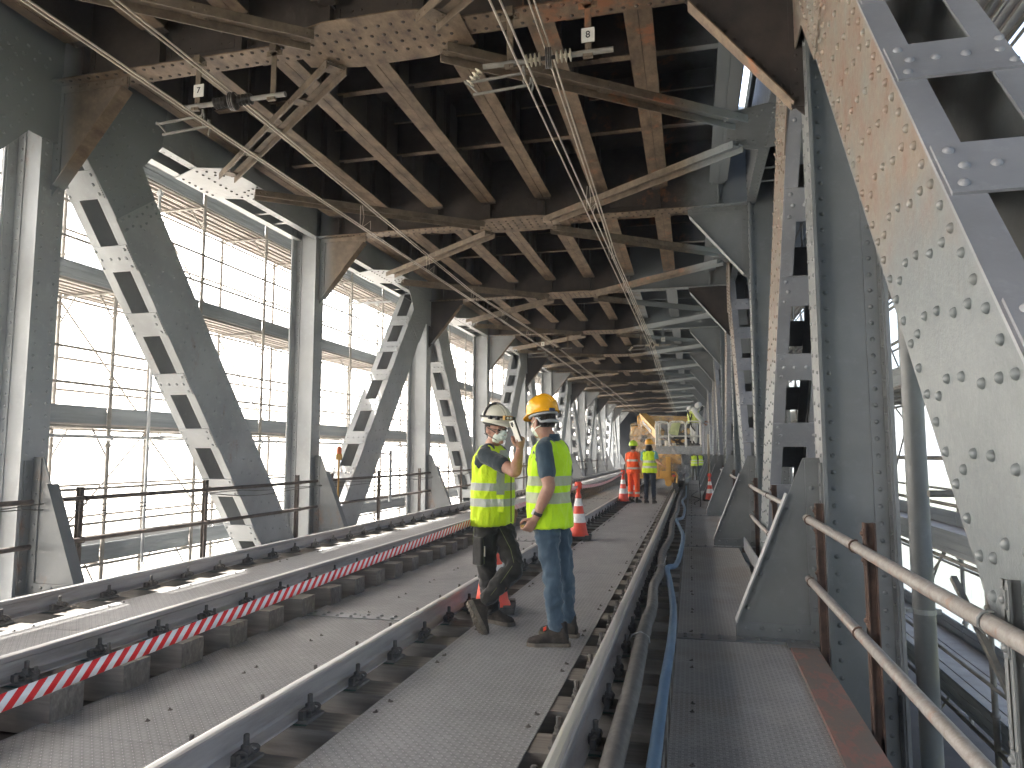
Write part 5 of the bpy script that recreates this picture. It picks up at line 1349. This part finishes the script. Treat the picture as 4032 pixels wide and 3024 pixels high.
b = MB(); b.obox(hc + f*.115 + u*.075, r*.07, f*.05, u*.006); b.build("cap_peak", M['white'], e)
b = MB()
b.tube([(-.16, -.12, 1.10), (-.10, -.17, .85), (-.06, -.16, .60), (.05, -.17, .45)], .022, 6); b.tube([(.02, -.15, 1.15), (-.08, -.17, .80), (-.13, -.1, .55)], .022, 6); b.build("harness", M['strap'], e)
b = MB(); b.tube([(.40, 22.25, z0+.72), (.52, 22.24, z0+.66), (.76, 22.24, z0+.48)], .012, 8); b.obox((.37, 22.25, z0+.70), (.02, 0, 0), (0, .015, 0), (0, 0, .05)); b.build("spray_gun", M['galv'], None, label="thin spray lance held towards the right posts by the painter in white", cat="spray gun")
# ================================================================== AERIAL PLATFORM MACHINE
mc = empty("aerial_platform", (0, 0, 0), label="yellow rail-mounted aerial work platform wrapped in clear film on the near track", cat="aerial work platform")
# basket (x -1.03..0.29, y 22..23.1, floor z 1.58)
bx0, bx1, by0, by1, bz0, bz1 = -1.03, .28, 22.0, 23.1, 1.58, 2.34
b = MB(); b.box(bx0, bx1, by0, by1, bz0-.22, bz0-.19); b.box(bx0, bx1, by0-.01, by0+.01, bz0-.22, bz0+.02); b.box(bx0-.01, bx0+.01, by0, by1, bz0-.22, bz0+.02); b.box(bx1-.01, bx1+.01, by0, by1, bz0-.22, bz0+.02); b.box(bx0, bx1, by1-.01, by1+.01, bz0-.22, bz0+.02); b.box(bx0+.02, bx1-.02, by0+.02, by1-.02, bz0-.02, bz0)
bk = b.build("basket_floor", M['galv'], mc)
b = MB()
for y in (by0, by1):
    for xa, xb in ((bx0, bx0+.38), (bx0+.40, bx1-.44), (bx1-.42, bx1)):
        b.tube([(xa, y, bz0), (xa, y, bz1-.08), (xa+.03, y, bz1-.02), (xa+.09, y, bz1), (xb-.09, y, bz1), (xb-.03, y, bz1-.02), (xb, y, bz1-.08), (xb, y, bz0)], .022, 8)
    b.tube([(bx0, y, 1.90), (bx1, y, 1.90)], .02, 8); b.tube([(bx0+.04, y, bz0), (bx0+.04, y, bz1-.02)], .014, 6); b.tube([(bx0+.10, y, bz0), (bx0+.10, y, bz1-.02)], .014, 6)
for x in (bx0, bx1):
    for z in (1.90, bz1): b.tube([(x, by0, z), (x, by1, z)], .02, 8)
    b.tube([(x, (by0+by1)/2, bz0), (x, (by0+by1)/2, bz1)], .02, 8)
b.build("basket_rails", M['white'], bk)
b = MB(); b.box(-.52, -.10, 22.55, 22.8, 1.86, 2.02); b.box(-.55, -.05, 22.5, 22.85, 1.82, 1.86)
for i in range(6): b.tube([(-.5+i*.075, 22.56, 2.02), (-.5+i*.075, 22.54, 2.09)], .012, 6)
b.build("control_box", M['strap'], bk)
b = MB(); b.lathe([(.06, 0), (.065, .02), (.065, .17), (.05, .19)], (-.72, 22.3, bz0), n=16); b.lathe([(.05, 0), (.055, .12)], (-.50, 22.35, bz0), n=16); 
b.build("paint_tin", M['ceramic'], None, label="paint tins standing on the platform floor", cat="paint tin")
def film(pts_fn, nu, nv, name, m, parent, amp=.02):
    b = MB(); vs = []
    for j in range(nv+1):
        for i in range(nu+1):
            p = V(pts_fn(i/nu, j/nv)); q = noise.noise(p*4.1)*amp + noise.noise(p*11)*amp*.45
            vs.append(p + V((q*.4, -abs(q), q*.6)))
    b.add(vs, [(j*(nu+1)+i, j*(nu+1)+i+1, (j+1)*(nu+1)+i+1, (j+1)*(nu+1)+i) for j in range(nv) for i in range(nu)], 0, True)
    return b.build(name, m, parent)
film(lambda u, v: (bx0-.03 + (bx1-bx0+.06)*u, by0-.04, bz0-.24 + .30*v), 40, 10, "wrap_film", M['film'], bk)
film(lambda u, v: (bx0 + .40*u, by0-.03, bz0 + (bz1-bz0)*v), 16, 20, "wrap_film", M['film'], bk)
film(lambda u, v: (bx0+.42 + .50*u, by0-.02, 1.9 + (bz1-1.9)*v), 16, 12, "wrap_film", M['film'], bk)
film(lambda u, v: (bx0+.38 + .26*u + .1*v, by0-.05, 2.0 + .28*v - .1*u*(1-v)), 10, 10, "yellow_rag", vest_mat("rag_cloth", (.50, .54, .28), []), bk, .05)
# hanging dirty sheet below the basket
film(lambda u, v: (bx0+.05 + .95*u, by0+.12+.03*sin(u*9), bz0-.24 - .66*v), 40, 26, "hanging_film", M['film_dirty'], bk, .09)
film(lambda u, v: (bx0+.35 + .62*u, by0+.05+.05*sin(u*14), bz0-.5 - .55*v), 30, 26, "hanging_film", M['film_dirty'], bk, .12)
# chassis on the rails behind
b = MB(); b.box(-2.0, -.45, 24.6, 29.5, .62, .95); b.box(-2.1, -.35, 25.4, 28.6, .95, 1.35); b.box(-1.95, -.5, 24.2, 24.6, .55, .9)
ch = b.build("chassis", M['yellow'], mc)
b = MB()
for x in (-.555, -2.045):
    for y in (24.9, 28.9):
        b.lathe([(.10, -.07), (.30, -.07), (.30, .05), (.34, .05), (.34, .08), (.10, .08)], (x, y, .175+.30), (1, 0, 0), n=28)
b.build("rail_wheel", M['rubber'], ch)
b = MB()
for x in (-.42, -2.2):
    for y in (25.6, 28.2): b.lathe([(.20, -.14), (.38, -.12), (.40, 0), (.38, .12), (.20, .14)], (x, y, .62), (1, 0, 0), n=30)
b.build("road_tyre", M['rubber'], ch)
# front rail guide arm with lever
b = MB(); b.box(-.92, -.62, 22.07, 24.6, .62, .855); b.prism([(-.93, 21.9, .86), (-.60, 21.9, .86), (-.60, 21.9, .45), (-.74, 21.9, .42), (-.80, 21.9, .62), (-.93, 21.9, .66)], (0, .16, 0)); b.box(-.75, -.61, 21.92, 22.05, .862, 1.28)
fa = b.build("guide_arm", M['yellow'], ch)
b = MB(); b.lathe([(.09, -.16), (.10, -.14), (.10, .14), (.09, .16)], (-.68, 22.0, .50), (0, 1, 0), n=18); b.lathe([(.11, -.04), (.11, .04)], (-.56, 22.0, .62), (1, 0, 0), n=18); b.build("guide_hub", M['yellow'], fa)
b = MB(); b.tube([(-.58, 21.8, .83), (-.48, 21.8, .82), (-.42, 21.8, .72), (-.44, 21.8, .50)], .03, 8); b.build("lever", M['yellow'], fa)
b = MB(); b.box(-.56, -.47, 21.74, 21.78, .69, .75); b.build("tail_light", M['orange'], fa)
b = MB(); b.lathe([(.05, -.05), (.20, -.045), (.22, 0), (.20, .045), (.05, .05)], (-.45, 22.05, .40), (1, 0, 0), n=24); b.box(-.50, -.40, 21.75, 22.1, .28, .46); b.build("guide_wheel", M['rubber'], fa)
# turret / cab
b = MB(); prof = [(-2.08, 1.46), (-1.15, 1.46), (-1.15, 2.02), (-1.32, 2.22), (-1.95, 2.40), (-2.05, 2.36), (-2.10, 2.25)]
b.prism([(x, 25.9, z) for x, z in prof], (0, 1.9, 0)); cbd = b.build("turret_cover", M['yellow'], mc)
bm_ = cbd.modifiers.new("bevel", 'BEVEL'); bm_.width = .05; bm_.segments = 3
b = MB(); b.box(-1.77, -1.50, 25.86, 25.90, 1.78, 2.04); b.build("turret_opening", M['glassdark'], cbd)
b = MB(); b.box(-2.06, -1.17, 25.87, 25.9, 1.48, 1.53); b.box(-1.81, -1.46, 25.87, 25.895, 1.745, 1.765); b.build("turret_trim", M['white'], cbd)
film(lambda u, v: (-2.12 + 1.0*u, 25.82, 1.44 + (.96 - .30*u)*v), 36, 30, "wrap_film", M['film_cab'], cbd, .10)
film(lambda u, v: (-2.12 + 1.0*u, 25.85 + 1.0*v, 2.42 - .28*u*u + .05*sin(u*9)), 30, 20, "wrap_film", M['film_cab'], cbd, .10)
# boom arms
b = MB(); p0, p1 = V((-1.66, 26.0, 2.66)), V((-.95, 23.3, 1.93)); b.bar(p0, p1, .22, .26); b.bar(p0 + V((0, 0, .02)), p1 + V((0, 0, .02)), .26, .05, off=(0, .12)); bm1 = b.build("boom", M['yellow'], mc)
b = MB(); b.bar(p0.lerp(p1, .18) + V((-.12, -.02, -.03)), p0.lerp(p1, .72) + V((-.12, -.02, -.03)), .02, .12); b.build("boom_slot", M['glassdark'], bm1)
b = MB(); b.lathe([(.15, -.18), (.17, -.16), (.17, .16), (.15, .18)], (-1.68, 26.05, 2.58), (1, 0, 0), n=22); b.box(-1.80, -1.50, 25.95, 26.2, 2.25, 2.6); b.build("boom_knuckle", M['yellow'], bm1)
film(lambda u, v: (-1.84 + .30*u, 25.80+.05*sin(u*7), 2.28 + .42*v), 16, 18, "wrap_film", M['film_cab'], bm1, .10)
b = MB(); b.bar((-1.55, 26.6, 2.60), (-.62, 27.2, 2.62), .34, .30); b.lathe([(.11, -.2), (.11, .2)], (-.66, 27.0, 2.58), (0, 1, 0), n=20); b.bar((-.70, 27.3, 2.62), (.05, 27.9, 2.62), .3, .20); b.bar((-.70, 27.3, 2.75), (.0, 27.9, 2.76), .36, .03)
b.build("upper_boom", M['yellow'], mc)
film(lambda u, v: (-1.50 + .90*u, 26.35, 2.46 + .34*v), 30, 14, "wrap_film", M['film'], mc, .10)
b = MB()
for (a, c) in (((-.95, 23.3, 1.9), (-.55, 22.9, 1.66)), ((-.55, 23.2, 1.66), (-.2, 23.2, 1.9)), ((-.2, 23.3, 1.66), (-.75, 23.3, 1.9)), ((-.9, 23.2, 1.66), (-.1, 23.2, 1.66)), ((-.35, 23.5, 1.4), (-.35, 24.5, 2.2))): b.bar(a, c, .05, .06)
b.build("basket_linkage", M['rust'], mc)
b = MB(); b.bar((-.8, 23.4, 1.55), (-.1, 24.9, 2.15), .16, .16); b.bar((-1.0, 24.0, 1.35), (-.3, 25.5, 1.9), .2, .2); b.build("lower_boom", M['yellow'], mc)
# ================================================================== DUSTY AIR
m = bpy.data.materials.new("dusty_air"); n = nodes(m)
v = N(n, "ShaderNodeVolumePrincipled"); v.inputs["Color"].default_value = (.92, .94, .96, 1); v.inputs["Density"].default_value = .004; v.inputs["Anisotropy"].default_value = .35
o = N(n, "ShaderNodeOutputMaterial"); n.links.new(v.outputs[0], o.inputs["Volume"])
b = MB(); b.box(-950, 950, -950, 1550, -15.3, 9.5); b.build("haze", m, None, kind="stuff")
S.cycles.volume_bounces = 0; S.cycles.volume_step_rate = 4
